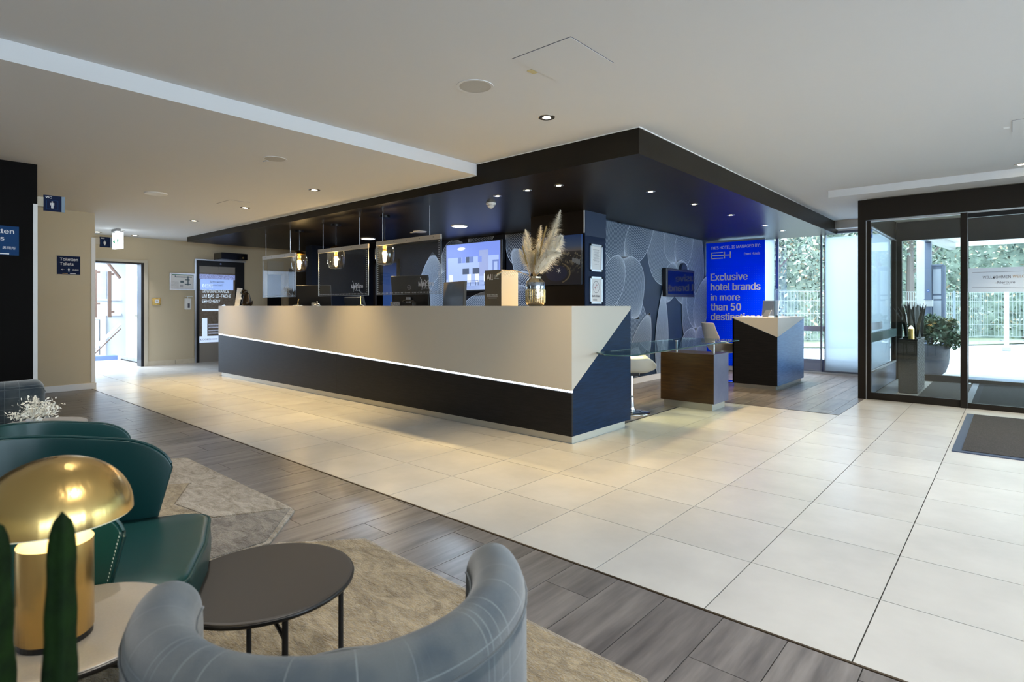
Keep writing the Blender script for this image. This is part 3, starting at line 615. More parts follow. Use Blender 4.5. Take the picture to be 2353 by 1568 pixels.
for a, r_, z in ((-4.20, .0, 0), ): 
    for q in range(14):
        t0 = -1.1 + q * .16; t1 = t0 + .16
        for rr in (.205, ): mb.add([(-4.40 + rr * math.cos(t0), 5.882, 1.57 + .62 * rr * math.sin(t0)), (-4.40 + (rr + .02) * math.cos(t0), 5.882, 1.57 + .62 * (rr + .02) * math.sin(t0)), (-4.40 + (rr + .02) * math.cos(t1), 5.882, 1.57 + .62 * (rr + .02) * math.sin(t1)), (-4.40 + rr * math.cos(t1), 5.882, 1.57 + .62 * rr * math.sin(t1))], [(0, 1, 2, 3)])
obj('printed_road', mb, mat('print_road', (.20, .16, .09), .5), cv)
for k in range(4): obj('printed_block', MB().box(-4.15 + .03 * k, -4.125 + .03 * k, 5.881, 5.884, 1.70 - .012 * k, 1.755 - .008 * k), mat('print_block%d' % k, (.25, .27, .3), .5), cv)
# certificates
for k, (z0, z1, lab) in enumerate(((1.588, 1.932, 'upper silver framed certificate with text lines on the navy wall'), (1.178, 1.522, 'lower silver framed certificate with a round star emblem on the navy wall'))):
    t = thing('certificate', lab, 'certificate', (-3.99, 6.17, z0), 'certificates on the navy wall')
    a, b = 6.03, 6.31; x = -3.992
    obj('frame', MB().box(x, x + .018, a, a + .025, z0, z1).box(x, x + .018, b - .025, b, z0, z1).box(x, x + .018, a, b, z0, z0 + .025).box(x, x + .018, a, b, z1 - .025, z1), M['alu'], t)
    obj('paper', MB().box(x, x + .008, a + .02, b - .02, z0 + .02, z1 - .02), M['paper'], t)
    if k == 0:
        for q in range(12): obj('text_line', MB().box(x + .008, x + .0092, a + .07 + .01 * (q % 3), b - .07 - .01 * (q % 2), z1 - .07 - .014 * q, z1 - .067 - .014 * q), M['dtext'], t)
        text('* * * *', (x + .0095, a + .09, z0 + .085), UY, .1, .012, M['dtext'], t)
    else:
        mb = MB(); n = 28
        for i in range(n):
            a0, a1 = 2 * PI * i / n, 2 * PI * (i + 1) / n; c = (6.17, 1.39)
            mb.add([(x + .009, c[0] + r * .075 * math.cos(q), c[1] + r * .075 * math.sin(q)) for r, q in ((1, a0), (1, a1), (.93, a1), (.93, a0))], [(0, 1, 2, 3)])
        obj('emblem', mb, M['dtext'], t)
        for cyy, czz, rr in ((6.185, 1.415, .026), (6.15, 1.38, .028), (6.205, 1.385, .013)):
            m_ = MB().add([(x + .009, cyy + rr * (1 if i % 2 == 0 else .25) * math.cos(PI * i / 4), czz + rr * (1 if i % 2 == 0 else .25) * math.sin(PI * i / 4)) for i in range(8)], [tuple(range(8))]); obj('star', m_, mat('star_pink%d' % int(rr * 1e3), (.45, .2, .22), .6), t)
        text('bett+bike', (x + .0095, a + .05, z0 + .085), UY, .17, .03, M['dtext'], t, bold=.02)
        for q in range(2): obj('text_line', MB().box(x + .008, x + .0092, a + .07, b - .12, z0 + .04 + .015 * q, z0 + .045 + .015 * q), M['dtext'], t)
t = thing('wall_monitor', 'small black framed monitor mounted on the flowered side wall', 'television', (-4.15, 8.95, 1.5))
obj('body', MB().box(-4.19, -4.12, 8.41, 9.48, 1.30, 1.755), M['blackp'], t, bevel=.01)
obj('screen', MB().box(-4.121, -4.117, 8.47, 9.42, 1.345, 1.715), mat('dark_glass_screen', (.006, .012, .03), .05), t)
obj('camera_hump', MB().tube([(-4.19, 9.12, 1.76), (-4.14, 9.12, 1.76)], .11, 16), mat('navy_hump', (.008, .02, .05), .5), t)
t = thing('wall_socket', 'small black socket plate low on the side wall behind the white chair', 'socket', (-4.19, 7.75, .16))
obj('plate', MB().box(-4.199, -4.18, 7.68, 7.86, .12, .23), M['blackm'], t); obj('outlet', MB().box(-4.181, -4.175, 7.72, 7.80, .14, .21), M['steel'], t)

# ================================================================== LAMPS
def disc(r, x, y, z, n=24): return MB().add([(x + r * math.cos(2 * PI * i / n), y + r * math.sin(2 * PI * i / n), z) for i in range(n)], [tuple(range(n))])
def downlight(x, y, z, label, group, power, r=.042, col=WARM, glow='lampglow', size=72, blend=.9):
    t = thing('downlight', label, 'downlight', (x, y, z), group)
    obj('ring', MB().lathe([(r, -.004), (r * 1.45, -.004), (r * 1.5, -.001), (r * 1.5, .002), (r, .002)], (x, y, z), 24, cap=False), M['ring'], t, smooth=False)
    obj('lens', MB().lathe([(0.0001, -.0035), (r * .72, -.0035), (r * .74, -.001)], (x, y, z), 20, cap=False), M[glow], t)
    obj('reflector', MB().lathe([(r * .74, -.0034), (r, -.0032)], (x, y, z), 20, cap=False), M['ring'], t)
    if power:
        l = bpy.data.lights.new('spot', 'SPOT'); l.energy = power; l.color = col; l.spot_size = math.radians(size); l.spot_blend = blend; l.shadow_soft_size = .05
        o = bpy.data.objects.new('spot', l); o.location = (0, 0, -.012); link(o, t)
    return t
gl = 'recessed halogen downlights in the white ceiling'
downlight(-2.595, 3.35, 2.55, 'lone downlight in the high white ceiling before the canopy corner', gl, P_DOWN)
for k, x in enumerate((-5.83, -7.567, -9.303)):
    downlight(x, 3.32, 2.44, ['downlight in the low ceiling nearest the ceiling step', 'middle downlight of the low ceiling, beside the small hatch', 'downlight in the low ceiling nearest the canopy end'][k], gl, P_DOWN * 1.35)
downlight(-4.25, 3.33, 2.44, 'downlight in the low ceiling hard by the ceiling step', gl, P_DOWN * .8) if False else None
downlight(-12.0, 2.72, 2.44, 'downlight in front of the far doorway, left of the toilet flag sign', gl, 40, col=(.95, .95, 1))
downlight(-12.05, 3.30, 2.44, 'downlight over the far doorway, right of the exit sign', gl, 40, col=(.95, .95, 1))
downlight(0.073, 7.55, 2.55, 'downlight in the high ceiling above the entrance doors', gl, P_DOWN, col=(1, .9, .7))
for k, (x, y) in enumerate(((-0.35, 3.35), (1.9, 3.3), (1.2, 5.6), (-0.6, 5.6), (-2.6, .9), (-.4, .9), (-4.9, .7), (1.9, .9), (-.2, -1.6), (2.1, -1.6), (-2.4, -1.6), (-5, -1.2))):   # added spots without fixtures, lighting floor and ceiling by bounce
    l = bpy.data.lights.new('fill_spot', 'SPOT'); l.energy = P_DOWN * (.85 if y > 2 else .70); l.color = (1, .95, .88); l.spot_size = math.radians(85); l.spot_blend = .9; l.shadow_soft_size = .05
    o = bpy.data.objects.new('fill_spot', l); o.location = (x, y, 2.53 if x > -3.9 else 2.42); link(o)
gc = 'small downlights in the dark canopy'
labs = ['canopy downlight left in the row of three, above the smoke detector', 'middle canopy downlight in the row of three', 'canopy downlight right in the row of three, above the plumes', 'brightest canopy downlight, nearest the canopy corner', 'canopy downlight second from the corner towards the windows', 'canopy downlight third from the corner, above the blue banner', 'canopy downlight second nearest the windows', 'canopy downlight nearest the windows, above the podium desk']
for k, (x, y) in enumerate(((-4.183, 4.534), (-3.746, 4.515), (-3.365, 4.54), (-2.826, 5.411), (-2.794, 6.417), (-2.768, 7.499), (-2.75, 8.803), (-2.729, 9.6))):
    downlight(x, y, 2.34, labs[k], gc, P_CANOPY * (3.4 if k < 3 else 2.0 if k < 6 else 3.4), r=.032, size=112, blend=1.0, col=WARM if k < 6 else (1, .9, .75))
for k, (x, y) in enumerate(((-6.175, 5.863), (-8.542, 5.897))):
    t = thing('ceiling_panel_lamp', ['round cool white canopy lamp in front of the television', 'round cool white canopy lamp above the middle acrylic screen'][k], 'ceiling lamp', (x, y, 2.34), 'round cool white lamps of the reception')
    obj('disc', disc(.11, x, y, 2.329), M['ledglow'], t); obj('rim', MB().lathe([(.11, -.012), (.125, -.012), (.13, 0)], (x, y, 2.34), 28, cap=False), M['whitep'], t)
    l = bpy.data.lights.new('panel_lamp', 'AREA'); l.shape = 'DISK'; l.size = .22; l.energy = 16; l.color = (.62, .78, 1); o = bpy.data.objects.new('panel_lamp', l); o.location = (0, 0, -.02); link(o, t)

def pendant(x, y, label):
    t = thing('pendant_lamp', label, 'pendant lamp', (x, y, 2.34), 'amber glass pendant lamps over the counter')
    obj('ceiling_rose', MB().lathe([(0.0001, 0), (.07, 0), (.07, -.025), (.0001, -.025)], (x, y, 2.34), 24, cap=False), M['blackm'], t)
    obj('cord', MB().tube([(x, y, 2.32), (x, y, 2.02)], .0045, 6), M['blackm'], t)
    sh = [(.018, 2.02), (.05, 2.012), (.088, 1.985), (.115, 1.945), (.128, 1.895), (.131, 1.84), (.126, 1.78), (.108, 1.72), (.085, 1.695), (.06, 1.692)]
    s = obj('glass_shade', MB().lathe([(r, z) for r, z in sh], (x, y, 0), 32, cap=False), M['smoke'], t, smooth=True)
    obj('brass_cap', MB().lathe([(.012, 2.03), (.022, 2.021), (.052, 2.0135), (.09, 1.9865), (.103, 1.968)], (x, y, 0), 32, cap=False), M['gold'], t, smooth=True)
    obj('rim', MB().lathe([(.058, 1.693), (.086, 1.6935), (.086, 1.697), (.058, 1.697)], (x, y, 0), 32, cap=False), M['chrome'], t, smooth=True)
    obj('socket', MB().lathe([(.02, 2.02), (.02, 1.90), (.026, 1.89), (.026, 1.875), (.014, 1.87)], (x, y, 0), 16), M['gold'], t)
    obj('bulb', MB().lathe([(.012, 1.88), (.024, 1.868), (.031, 1.845), (.026, 1.82), (.0001, 1.812)], (x, y, 0), 16), M['bulb'], t, smooth=True)
    l = bpy.data.lights.new('bulb_light', 'POINT'); l.energy = 7; l.color = (1, .75, .4); l.shadow_soft_size = .035; o = bpy.data.objects.new('bulb_light', l); o.location = (0, 0, -.60); link(o, t)
pendant(-8.481, 4.57, 'amber glass pendant lamp farthest left over the counter'); pendant(-7.42, 4.57, 'middle amber glass pendant lamp over the counter'); pendant(-6.246, 4.57, 'amber glass pendant lamp farthest right, beside the biggest acrylic screen')

def sensor(x, y, z, label, dark=False, r=.045):
    t = thing('smoke_detector', label, 'smoke detector', (x, y, z))
    obj('base', MB().lathe([(r * 1.15, 0), (r * 1.15, -.018), (r * .9, -.022)], (x, y, z), 20), M['whitep'], t)
    obj('head', MB().lathe([(r * .9, -.022), (r * .85, -.038), (r * .3, -.062), (.0001, -.064)], (x, y, z), 20), M['whitep'], t)
    obj('slots', MB().lathe([(r * .92, -.027), (r * .92, -.032)], (x, y, z), 20, cap=False), M['dtext'], t)
sensor(-4.53, 4.80, 2.34, 'white smoke detector under the dark canopy above the counter', r=.05); sensor(-11.4, 2.88, 2.44, 'cream smoke detector above the lit exit sign', r=.07)
def speaker(x, y, z, r, label, nm='ceiling_speaker'):
    t = thing(nm, label, 'ceiling speaker', (x, y, z))
    obj('rim', MB().lathe([(r * .85, -.003), (r, -.004), (r, 0)], (x, y, z), 36, cap=False), M['ceil'], t)
    obj('gap', MB().lathe([(r * .83, -.0015), (r * .86, -.0018)], (x, y, z), 36, cap=False), M['greyp'], t)
    obj('grille', disc(r * .84, x, y, z - .0022, 36), mat('speaker_grille', (.50, .48, .44), .8, bump=(900, .4)), t)
speaker(-2.572, 2.579, 2.55, .118, 'large round ceiling loudspeaker in the high ceiling'); speaker(-4.861, 2.393, 2.44, .10, 'round loudspeaker in the low ceiling, left of the ceiling step')
t = thing('ceiling_cover', 'flat white round cover in the low ceiling, above the toilets wall', 'ceiling cover', (-7.37, 2.224, 2.44)); obj('disc', MB().lathe([(.0001, -.012), (.11, -.012), (.12, 0)], (-7.37, 2.224, 2.44), 32, cap=False), M['whitep'], t)
obj('cable_entry', MB().box(-5.02, -4.95, 2.36, 2.38, 2.432, 2.44), M['ceil'])['kind'] = 'structure'
t = thing('ceiling_cover', 'flat pale round cover under the dark canopy, above the biggest screen', 'ceiling cover', (-7.12, 5.891, 2.34)); obj('disc', MB().lathe([(.0001, -.012), (.10, -.012), (.11, 0)], (-7.12, 5.891, 2.34), 32, cap=False), M['whitep'], t); obj('tab', MB().box(-7.34, -7.24, 5.87, 5.91, 2.333, 2.34), M['whitep'], t)
def hatch(x0, x1, y0, y1, z, label):
    t = thing('access_panel', label, 'ceiling hatch', ((x0 + x1) / 2, (y0 + y1) / 2, z))
    obj('joint', MB().box(x0, x1, y0, y1, z - .0015, z), M['dtext'], t); obj('panel', MB().box(x0 + .003, x1 - .003, y0 + .003, y1 - .003, z - .0035, z), M['ceil'], t)
    return t
h = hatch(-2.125, -1.72, 2.425, 2.85, 2.55, 'square access panel beside the large ceiling loudspeaker'); obj('sticker', MB().box(-2.17, -2.135, 2.61, 2.67, 2.547, 2.55), mat('yellow_sticker', (.6, .5, .25), .6), h)
h = hatch(-.001, .6, 5.72, 6.1, 2.55, 'access panel cut by the right edge of the photo, in the high ceiling'); obj('sticker', MB().box(-.05, -.015, 5.9, 5.95, 2.547, 2.55), M['ltext'], h)
hatch(-7.55, -7.15, 2.95, 3.2, 2.44, 'small access panel in the low ceiling beside the middle downlight')

# ================================================================== RECEPTION COUNTER
CX0, CX1, CY0, CY1 = -9.829, -2.742, 3.88, 4.85
ct = thing('reception_counter', 'long cream and dark reception counter with a slanting light strip', 'counter', (-6.3, 4.36, 0))
xm = -6.30
def zl(x): return .684 + (x - CX0) / (CX1 - CX0) * (.433 - .684)
for a, b in ((CX0, xm - .001), (xm + .001, CX1 - .02)):
    obj('front_panel', MB().prism3([(a, CY0, zl(a) + .012), (b, CY0, zl(b) + .012), (b, CY0, 1.138), (a, CY0, 1.138)], (0, .02, 0)), M['counter'], ct)
    obj('light_strip', MB().prism3([(a, CY0 + .004, zl(a) - .004), (b + (.02 if b > -3 else 0), CY0 + .004, zl(b) - .004), (b + (.02 if b > -3 else 0), CY0 + .004, zl(b) + .010), (a, CY0 + .004, zl(a) + .010)], (0, .012, 0)), M['led'], ct)
    obj('lower_panel', MB().prism3([(a, CY0 + .018, .065), (b, CY0 + .018, .065), (b, CY0 + .018, zl(b)), (a, CY0 + .018, zl(a))], (0, .02, 0)), M['cdark'], ct)
obj('lower_panel_face', MB().prism3([(CX0, CY0, .065), (xm - .001, CY0, .065), (xm - .001, CY0, zl(xm) - .008), (CX0, CY0, zl(CX0) - .008)], (0, .018, 0)), M['cdark'], ct)
obj('lower_panel_face', MB().prism3([(xm + .001, CY0, .065), (CX1 - .001, CY0, .065), (CX1 - .001, CY0, zl(CX1) - .008), (xm + .001, CY0, zl(xm) - .008)], (0, .018, 0)), M['cdark'], ct)
obj('front_panel', MB().prism3([(CX1 - .02, CY0, zl(CX1) + .012), (CX1, CY0, zl(CX1) + .012), (CX1, CY0, 1.138), (CX1 - .02, CY0, 1.138)], (0, .02, 0)), M['counter'], ct)
obj('end_panel', MB().prism3([(CX1, CY0 + .02, .455), (CX1, CY1, 1.12), (CX1, CY1, 1.138), (CX1, CY0 + .02, 1.138)], (-.03, 0, 0)), M['counter'], ct)
obj('end_panel_dark', MB().prism3([(CX1 - .001, CY0 + .018, .065), (CX1 - .001, CY1, .065), (CX1 - .001, CY1, 1.118), (CX1 - .001, CY0 + .018, .450)], (-.03, 0, 0)), mat('window_tinted_oak_veneer', (.003, .021, .065), .4, noise=6, stretch=(1, 1, 14), col2=(.002, .011, .034), spec=.1), ct)  # blue window light put into the dark veneer of this end
obj('top', MB().box(CX0, CX1 + .001, CY0, CY0 + .42, 1.138, 1.150).box(CX1 - .40, CX1 + .001, CY0 + .42, CY1, 1.138, 1.150), M['counter'], ct)
obj('worktop', MB().box(CX0 + .02, CX1 - .42, CY0 + .30, 4.95, .80, .84), M['cdark'], ct)
obj('carcass', MB().box(CX0, CX1 - .03, CY0 + .04, CY0 + .38, .065, 1.138).box(CX1 - .40, CX1 - .035, CY0 + .3, CY1 - .005, .065, 1.13).box(CX0, CX0 + .03, CY0 + .3, 4.95, .065, .84), M['cdark'], ct)
obj('plinth', MB().box(CX0 + .06, CX1 - .018, CY0 + .028, CY0 + .05, 0, .065).box(CX1 - .04, CX1 - .018, CY0 + .05, CY1 - .08, 0, .065).box(CX0 + .06, CX0 + .08, CY0 + .05, 4.8, 0, .065), M['plinth'], ct)

def acrylic(x0, x1, label, zt=1.975, zb=1.293):
    y = 4.43
    t = thing('acrylic_screen', label, 'screen', ((x0 + x1) / 2, y, zb), 'hanging acrylic screens over the counter')
    obj('pane', MB().box(x0, x1, y - .003, y + .003, zb, zt - .02), M['screen'], t)
    obj('top_rail', MB().box(x0, x1, y - .012, y + .012, zt - .055, zt), mat('rail_' + str(x0), (.46, .42, .36), .45, .3), t)
    for q in range(5): obj('screw', MB().box(x0 + (x1 - x0) * (q + .5) / 5 - .004, x0 + (x1 - x0) * (q + .5) / 5 + .004, y - .0135, y - .012, zt - .03, zt - .022), M['blackm'], t)
    for fx in (.1, .84): obj('hanging_rod', MB().tube([(x0 + (x1 - x0) * fx, y, zt), (x0 + (x1 - x0) * fx, y, 2.34)], .0035, 6), M['steel'], t)
    obj('edge', MB().box(x0 - .0015, x0 + .0015, y - .005, y + .005, zb, zt - .05).box(x1 - .0015, x1 + .0015, y - .005, y + .005, zb, zt - .05).box(x0, x1, y - .005, y + .005, zb - .002, zb + .003), mat('pane_edge_' + str(x0), (.28, .33, .38), .3), t)
    mb = MB(); s_ = .016
    z = zb + .01
    while z < zt - .08:
        for xx in (x0 + .02, x1 - .04): mb.add([(xx, y - .0042, z), (xx + s_, y - .0042, z + .004), (xx + s_, y - .0042, z + .012), (xx, y - .0042, z + .014)], [(0, 1, 2, 3)])
        z += .026
    xx = x0 + .03
    while xx < x1 - .05: mb.add([(xx, y - .0042, zb + .012), (xx + .012, y - .0042, zb + .016), (xx + .012, y - .0042, zb + .026), (xx, y - .0042, zb + .03)], [(0, 1, 2, 3)]); xx += .028
    obj('printed_border', mb, mat('printed_border', (.42, .45, .50), .6), t, kind='stuff', recalc=False)
    w_ = .28; ox = x1 - .40; lm = mat('screen_logo', (.62, .66, .74), .5)
    text('Mercure', (ox, y - .0045, zb + .095), UX, w_, .055, lm, t, bold=.015)
    text('HOTELS', (ox + .09, y - .0045, zb + .06), UX, .10, .016, lm, t)
    mb = MB()
    def sw(p, wd):
        for q in range(len(p) - 1):
            (a, b), (c, e) = p[q], p[q + 1]; l = math.hypot(c - a, e - b); px, pz = -(e - b) / l * wd / 2, (c - a) / l * wd / 2
            mb.add([(ox + a + px, y - .0048, zb + b + pz), (ox + c + px, y - .0048, zb + e + pz), (ox + c - px, y - .0048, zb + e - pz), (ox + a - px, y - .0048, zb + b - pz)], [(0, 1, 2, 3)])
    sw([(.03, .20), (.055, .17), (.065, .13), (.065, .08), (.06, .045)], .008); sw([(.06, .05), (.08, .12), (.11, .165), (.13, .16), (.125, .10), (.12, .07)], .008)
    sw([(.12, .075), (.15, .14), (.18, .165), (.19, .15), (.185, .10), (.20, .06), (.24, .035)], .008)
    obj('logo_swash', mb, lm, t, recalc=False)
acrylic(-9.42, -8.325, 'left acrylic screen with a logo hanging over the counter'); acrylic(-7.66, -6.41, 'middle acrylic screen with a logo hanging over the counter'); acrylic(-6.222, -4.975, 'right acrylic screen with a logo, in front of the flowered wallpaper', zt=1.985)

# monitors behind the ledge (stand on the worktop z=.84)
def monitor(name, label, cx, cy_, ang, w_, zb, zt, tilt, backm, standm, logo=False):
    t = thing(name, label, 'computer monitor', (cx, cy_, .84), 'computer monitors of the reception', ang)
    obj('foot', MB().box(-.11, .11, -.08, .10, 0, .015), standm, t, world=False, bevel=.004)
    obj('stand', MB().box(-.03, .03, -.075, -.05, .01, zb - .84 + .12), standm, t, world=False, bevel=.004)
    sc_ = MB().box(-w_ / 2, w_ / 2, -.02, .02, -(zt - zb) / 2, (zt - zb) / 2)
    o = obj('housing', sc_, backm, t, world=False, bevel=.006); o.location = (0, -.02, (zb + zt) / 2 - .84); o.rotation_euler = (tilt, 0, 0)
    f_ = obj('panel', MB().box(-w_ / 2 + .01, w_ / 2 - .01, .0205, .022, -(zt - zb) / 2 + .012, (zt - zb) / 2 - .012), M['blackp'], t, world=False); f_.location = o.location; f_.rotation_euler = o.rotation_euler
    if logo:
        mb = MB(); n = 20
        for i in range(n):
            a0, a1 = 2 * PI * i / n, 2 * PI * (i + 1) / n
            mb.add([(r * .028 * math.cos(q), -.0215, .05 + r * .028 * math.sin(q)) for r, q in ((1, a0), (1, a1), (.86, a1), (.86, a0))], [(0, 1, 2, 3)])
        obj('round_emblem', mb, M['greyp'], o, world=False, recalc=False)
        e = text('DELL', (-.018, -.0215, .043), UX, .036, .013, M['greyp'], None); e.parent = o
    return t
monitor('monitor', 'black monitor seen from behind with a round emblem, right acrylic screen', -5.68, 4.56, .25, .56, 1.14, 1.53, .10, M['blackp'], M['greyp'], logo=True)
monitor('monitor', 'black monitor standing left of the dark upright sign box', -4.93, 4.62, -.25, .50, 1.02, 1.435, -.05, M['blackp'], M['blackp'])
monitor('monitor', 'monitor with a pale top edge tilted beneath the left acrylic screen', -8.10, 4.62, .75, .52, 1.08, 1.47, .18, M['blackp'], M['greyp'])
monitor('monitor', 'low dark monitor beneath the middle acrylic screen', -7.02, 4.66, -.1, .54, .97, 1.28, .22, M['blackp'], M['greyp'])
t = thing('desk_lamp', 'small brass swan neck lamp between the left and middle screens', 'desk lamp', (-7.65, 4.1, 1.15))
obj('base', MB().lathe([(.001, .0), (.07, 0), (.06, .015), (.02, .025), (.001, .03)], (-7.65, 4.1, 1.15), 20), M['chrome'], t, smooth=True); obj('neck', MB().tube([(-7.65, 4.1, 1.17), (-7.64, 4.1, 1.22), (-7.62, 4.1, 1.25)], .006, 8), M['gold'], t)
t = thing('service_bell', 'ornate silver service bell on the counter beneath the middle screen', 'service bell', (-7.13, 4.1, 1.15))
obj('dome', MB().lathe([(.001, .04), (.025, .036), (.045, .02), (.05, .008), (.055, .0)], (-7.13, 4.1, 1.15), 20), M['chrome'], t, smooth=True); obj('button', MB().lathe([(.001, .06), (.008, .055), (.006, .04)], (-7.13, 4.1, 1.15), 12), M['chrome'], t)
obj('figures', MB().lathe([(.006, .02), (.012, .035), (.006, .045)], (-7.17, 4.08, 1.15), 8).lathe([(.006, .02), (.012, .035), (.006, .045)], (-7.09, 4.08, 1.15), 8), M['chrome'], t)
t = thing('cable_stand', 'thin brass cable stand beneath the right acrylic screen', 'stand', (-6.02, 4.05, 1.15)); obj('foot', MB().lathe([(.001, .02), (.03, .012), (.045, .0)], (-6.02, 4.05, 1.15), 16), M['blackm'], t); obj('stem', MB().tube([(-6.02, 4.05, 1.16), (-6.025, 4.05, 1.27)], .004, 6), M['gold'], t)
t = thing('office_phone', 'black telephone with handset on the worktop under the right monitor', 'telephone', (-5.35, 4.3, 1.15)); obj('body', MB().box(-5.45, -5.25, 4.23, 4.29, 1.15, 1.19), M['blackp'], t, bevel=.005); obj('handset', MB().tube([(-5.45, 4.25, 1.20), (-5.40, 4.25, 1.215), (-5.30, 4.25, 1.215), (-5.25, 4.25, 1.20)], .012, 8), M['blackp'], t)
tag(obj('patterned_card', MB().box(-5.60, -5.42, 4.18, 4.184, 1.15, 1.20), mat('patterned_card', (.5, .52, .56), .6, noise=50, col2=(.02, .03, .08))), 'small patterned card standing on the counter before the emblem monitor', 'card')
# brochure stand and dog figure at the left end of the counter
t = thing('brochure_stand', 'leaning white brochure stand at the left end of the counter', 'brochure stand', (-9.37, 4.02, 1.15))
obj('sheet', MB().prism3([(-9.50, 4.0, 1.15), (-9.33, 4.0, 1.15), (-9.23, 4.0, 1.43), (-9.40, 4.0, 1.44)], (0, .01, 0)), M['paper'], t); obj('foot', MB().prism3([(-9.50, 4.01, 1.15), (-9.33, 4.01, 1.15), (-9.33, 4.08, 1.155), (-9.50, 4.08, 1.155)], (0, 0, .005)), M['paper'], t); obj('label_mark', MB().box(-9.34, -9.30, 3.998, 4.0, 1.27, 1.275), M['dtext'], t)
t = thing('dog_figurine', 'dark bronze sitting dog figurine with a white tag on the counter', 'figurine', (-9.12, 4.02, 1.15))
obj('body', MB().lathe([(.001, 0), (.075, .005), (.08, .05), (.06, .12), (.045, .17), (.04, .2), (.001, .21)], (-9.10, 4.02, 1.15), 16), mat('dark_bronze', (.03, .02, .012), .3, .6), t, smooth=True, subsurf=1)
obj('head', MB().lathe([(.001, .175), (.035, .185), (.05, .215), (.04, .25), (.001, .262)], (-9.14, 4.0, 1.15), 14).lathe([(.001, .19), (.022, .195), (.02, .225), (.001, .228)], (-9.18, 3.98, 1.15), 10), bpy.data.materials['dark_bronze'], t, smooth=True)
obj('tail', MB().tube([(-9.03, 4.05, 1.16), (-8.98, 4.05, 1.19), (-8.97, 4.05, 1.23)], .018, 8, r2=.006), bpy.data.materials['dark_bronze'], t); obj('tag', MB().box(-9.21, -9.09, 3.93, 3.935, 1.255, 1.285), M['ltext'], t)
# sign box and vase
t = thing('sign_box', 'upright dark sign box with cream side standing left of the vase', 'sign', (-3.76, 4.10, 1.15))
obj('box', MB().box(-3.905, -3.688, 4.054, 4.30, 1.15, 1.50), M['counter'], t, bevel=.002); obj('face', MB().box(-3.905, -3.688, 4.05, 4.054, 1.15, 1.50), mat('dark_taupe_face', (.085, .07, .045), .4), t)
text('All', (-3.88, 4.049, 1.405), UX, .085, .055, M['ltext'], t)
for q, s_ in enumerate(('ACCOR', 'LIVE', 'LIMITLESS')): text(s_, (-3.785, 4.049, 1.444 - .016 * q), UX, (.045, .03, .068)[q], .008, M['ltext'], t)
text('PRIORITY WELCOME', (-3.875, 4.049, 1.252), UX, .14, .012, M['ltext'], t); obj('rule', MB().box(-3.875, -3.73, 4.048, 4.05, 1.240, 1.242), M['ltext'], t); obj('small_print', MB().box(-3.862, -3.745, 4.048, 4.05, 1.226, 1.229), M['ltext'], t)
vx, vy = -3.275, 4.06
t = thing('vase', 'ribbed silver and gold glass vase holding the dried plumes', 'vase', (vx, vy, 1.15))
merc = mat('mercury_glass', (.62, .52, .34), .18, .9, noise=30, col2=(.35, .32, .28), bump=(60, .3))
prof = [(.001, 0), (.06, 0), (.078, .012), (.087, .035), (.088, .12), (.087, .20), (.080, .225), (.060, .243), (.055, .25), (.055, .262), (.060, .27), (.052, .27), (.05, .24)]
obj('body', MB().lathe(prof, (vx, vy, 1.15), 36, cap=False), merc, t, smooth=True)
mb = MB()
for k in range(26):
    a = 2 * PI * k / 26; mb.tube([(vx + .0885 * math.cos(a), vy + .0885 * math.sin(a), 1.18), (vx + .0885 * math.cos(a), vy + .0885 * math.sin(a), 1.30)], .0035, 5)
obj('ribs', mb, mat('gold_ribs', (.66, .5, .24), .2, .9), t); obj('silver_band', MB().lathe([(.0885, .155), (.0892, .16), (.0892, .20), (.084, .216)], (vx, vy, 1.15), 36, cap=False), mat('silver_band', (.5, .58, .7), .15, .95, noise=40, col2=(.2, .2, .22)), t, smooth=True)
def feather(mb, pts, w0, w1, n, droop=.45, fine=.0014, spread=1.25):
    if fine == .0015: w0 *= 1.25; w1 *= 1.15; n = int(n * 1.9)
    """soft plume: many thin ribbons leaving the stem"""
    P_ = [Vector(p) for p in pts]; m_ = len(P_) - 1
    for i in range(n):
        u = i / n; q = min(int(u * m_), m_ - 1); f_ = u * m_ - q; p = P_[q].lerp(P_[q + 1], f_); t_ = (P_[q + 1] - P_[q]).normalized()
        a = rnd.uniform(0, 2 * PI); sd = t_.cross(Vector((math.cos(a), math.sin(a), .3))).normalized()
        w_ = (w0 + (w1 - w0) * u) * (math.sin(PI * min(1, .12 + u * .86)) ** .7) * rnd.uniform(.55, 1.1)
        d1 = (sd * spread + t_ * rnd.uniform(.5, 1.1)).normalized(); a1 = p + d1 * w_ * .45; a2 = a1 + (d1 + Vector((rnd.gauss(0, .25), rnd.gauss(0, .25), -droop * rnd.random() * 2))).normalized() * w_ * rnd.uniform(.3, .9)
        sv = d1.cross(t_).normalized() * fine
        mb.add([p - sv, p + sv, a1 + sv * .9, a1 - sv * .9, a2], [(0, 1, 2, 3), (3, 2, 4)])
top = Vector((vx, vy, 1.41))
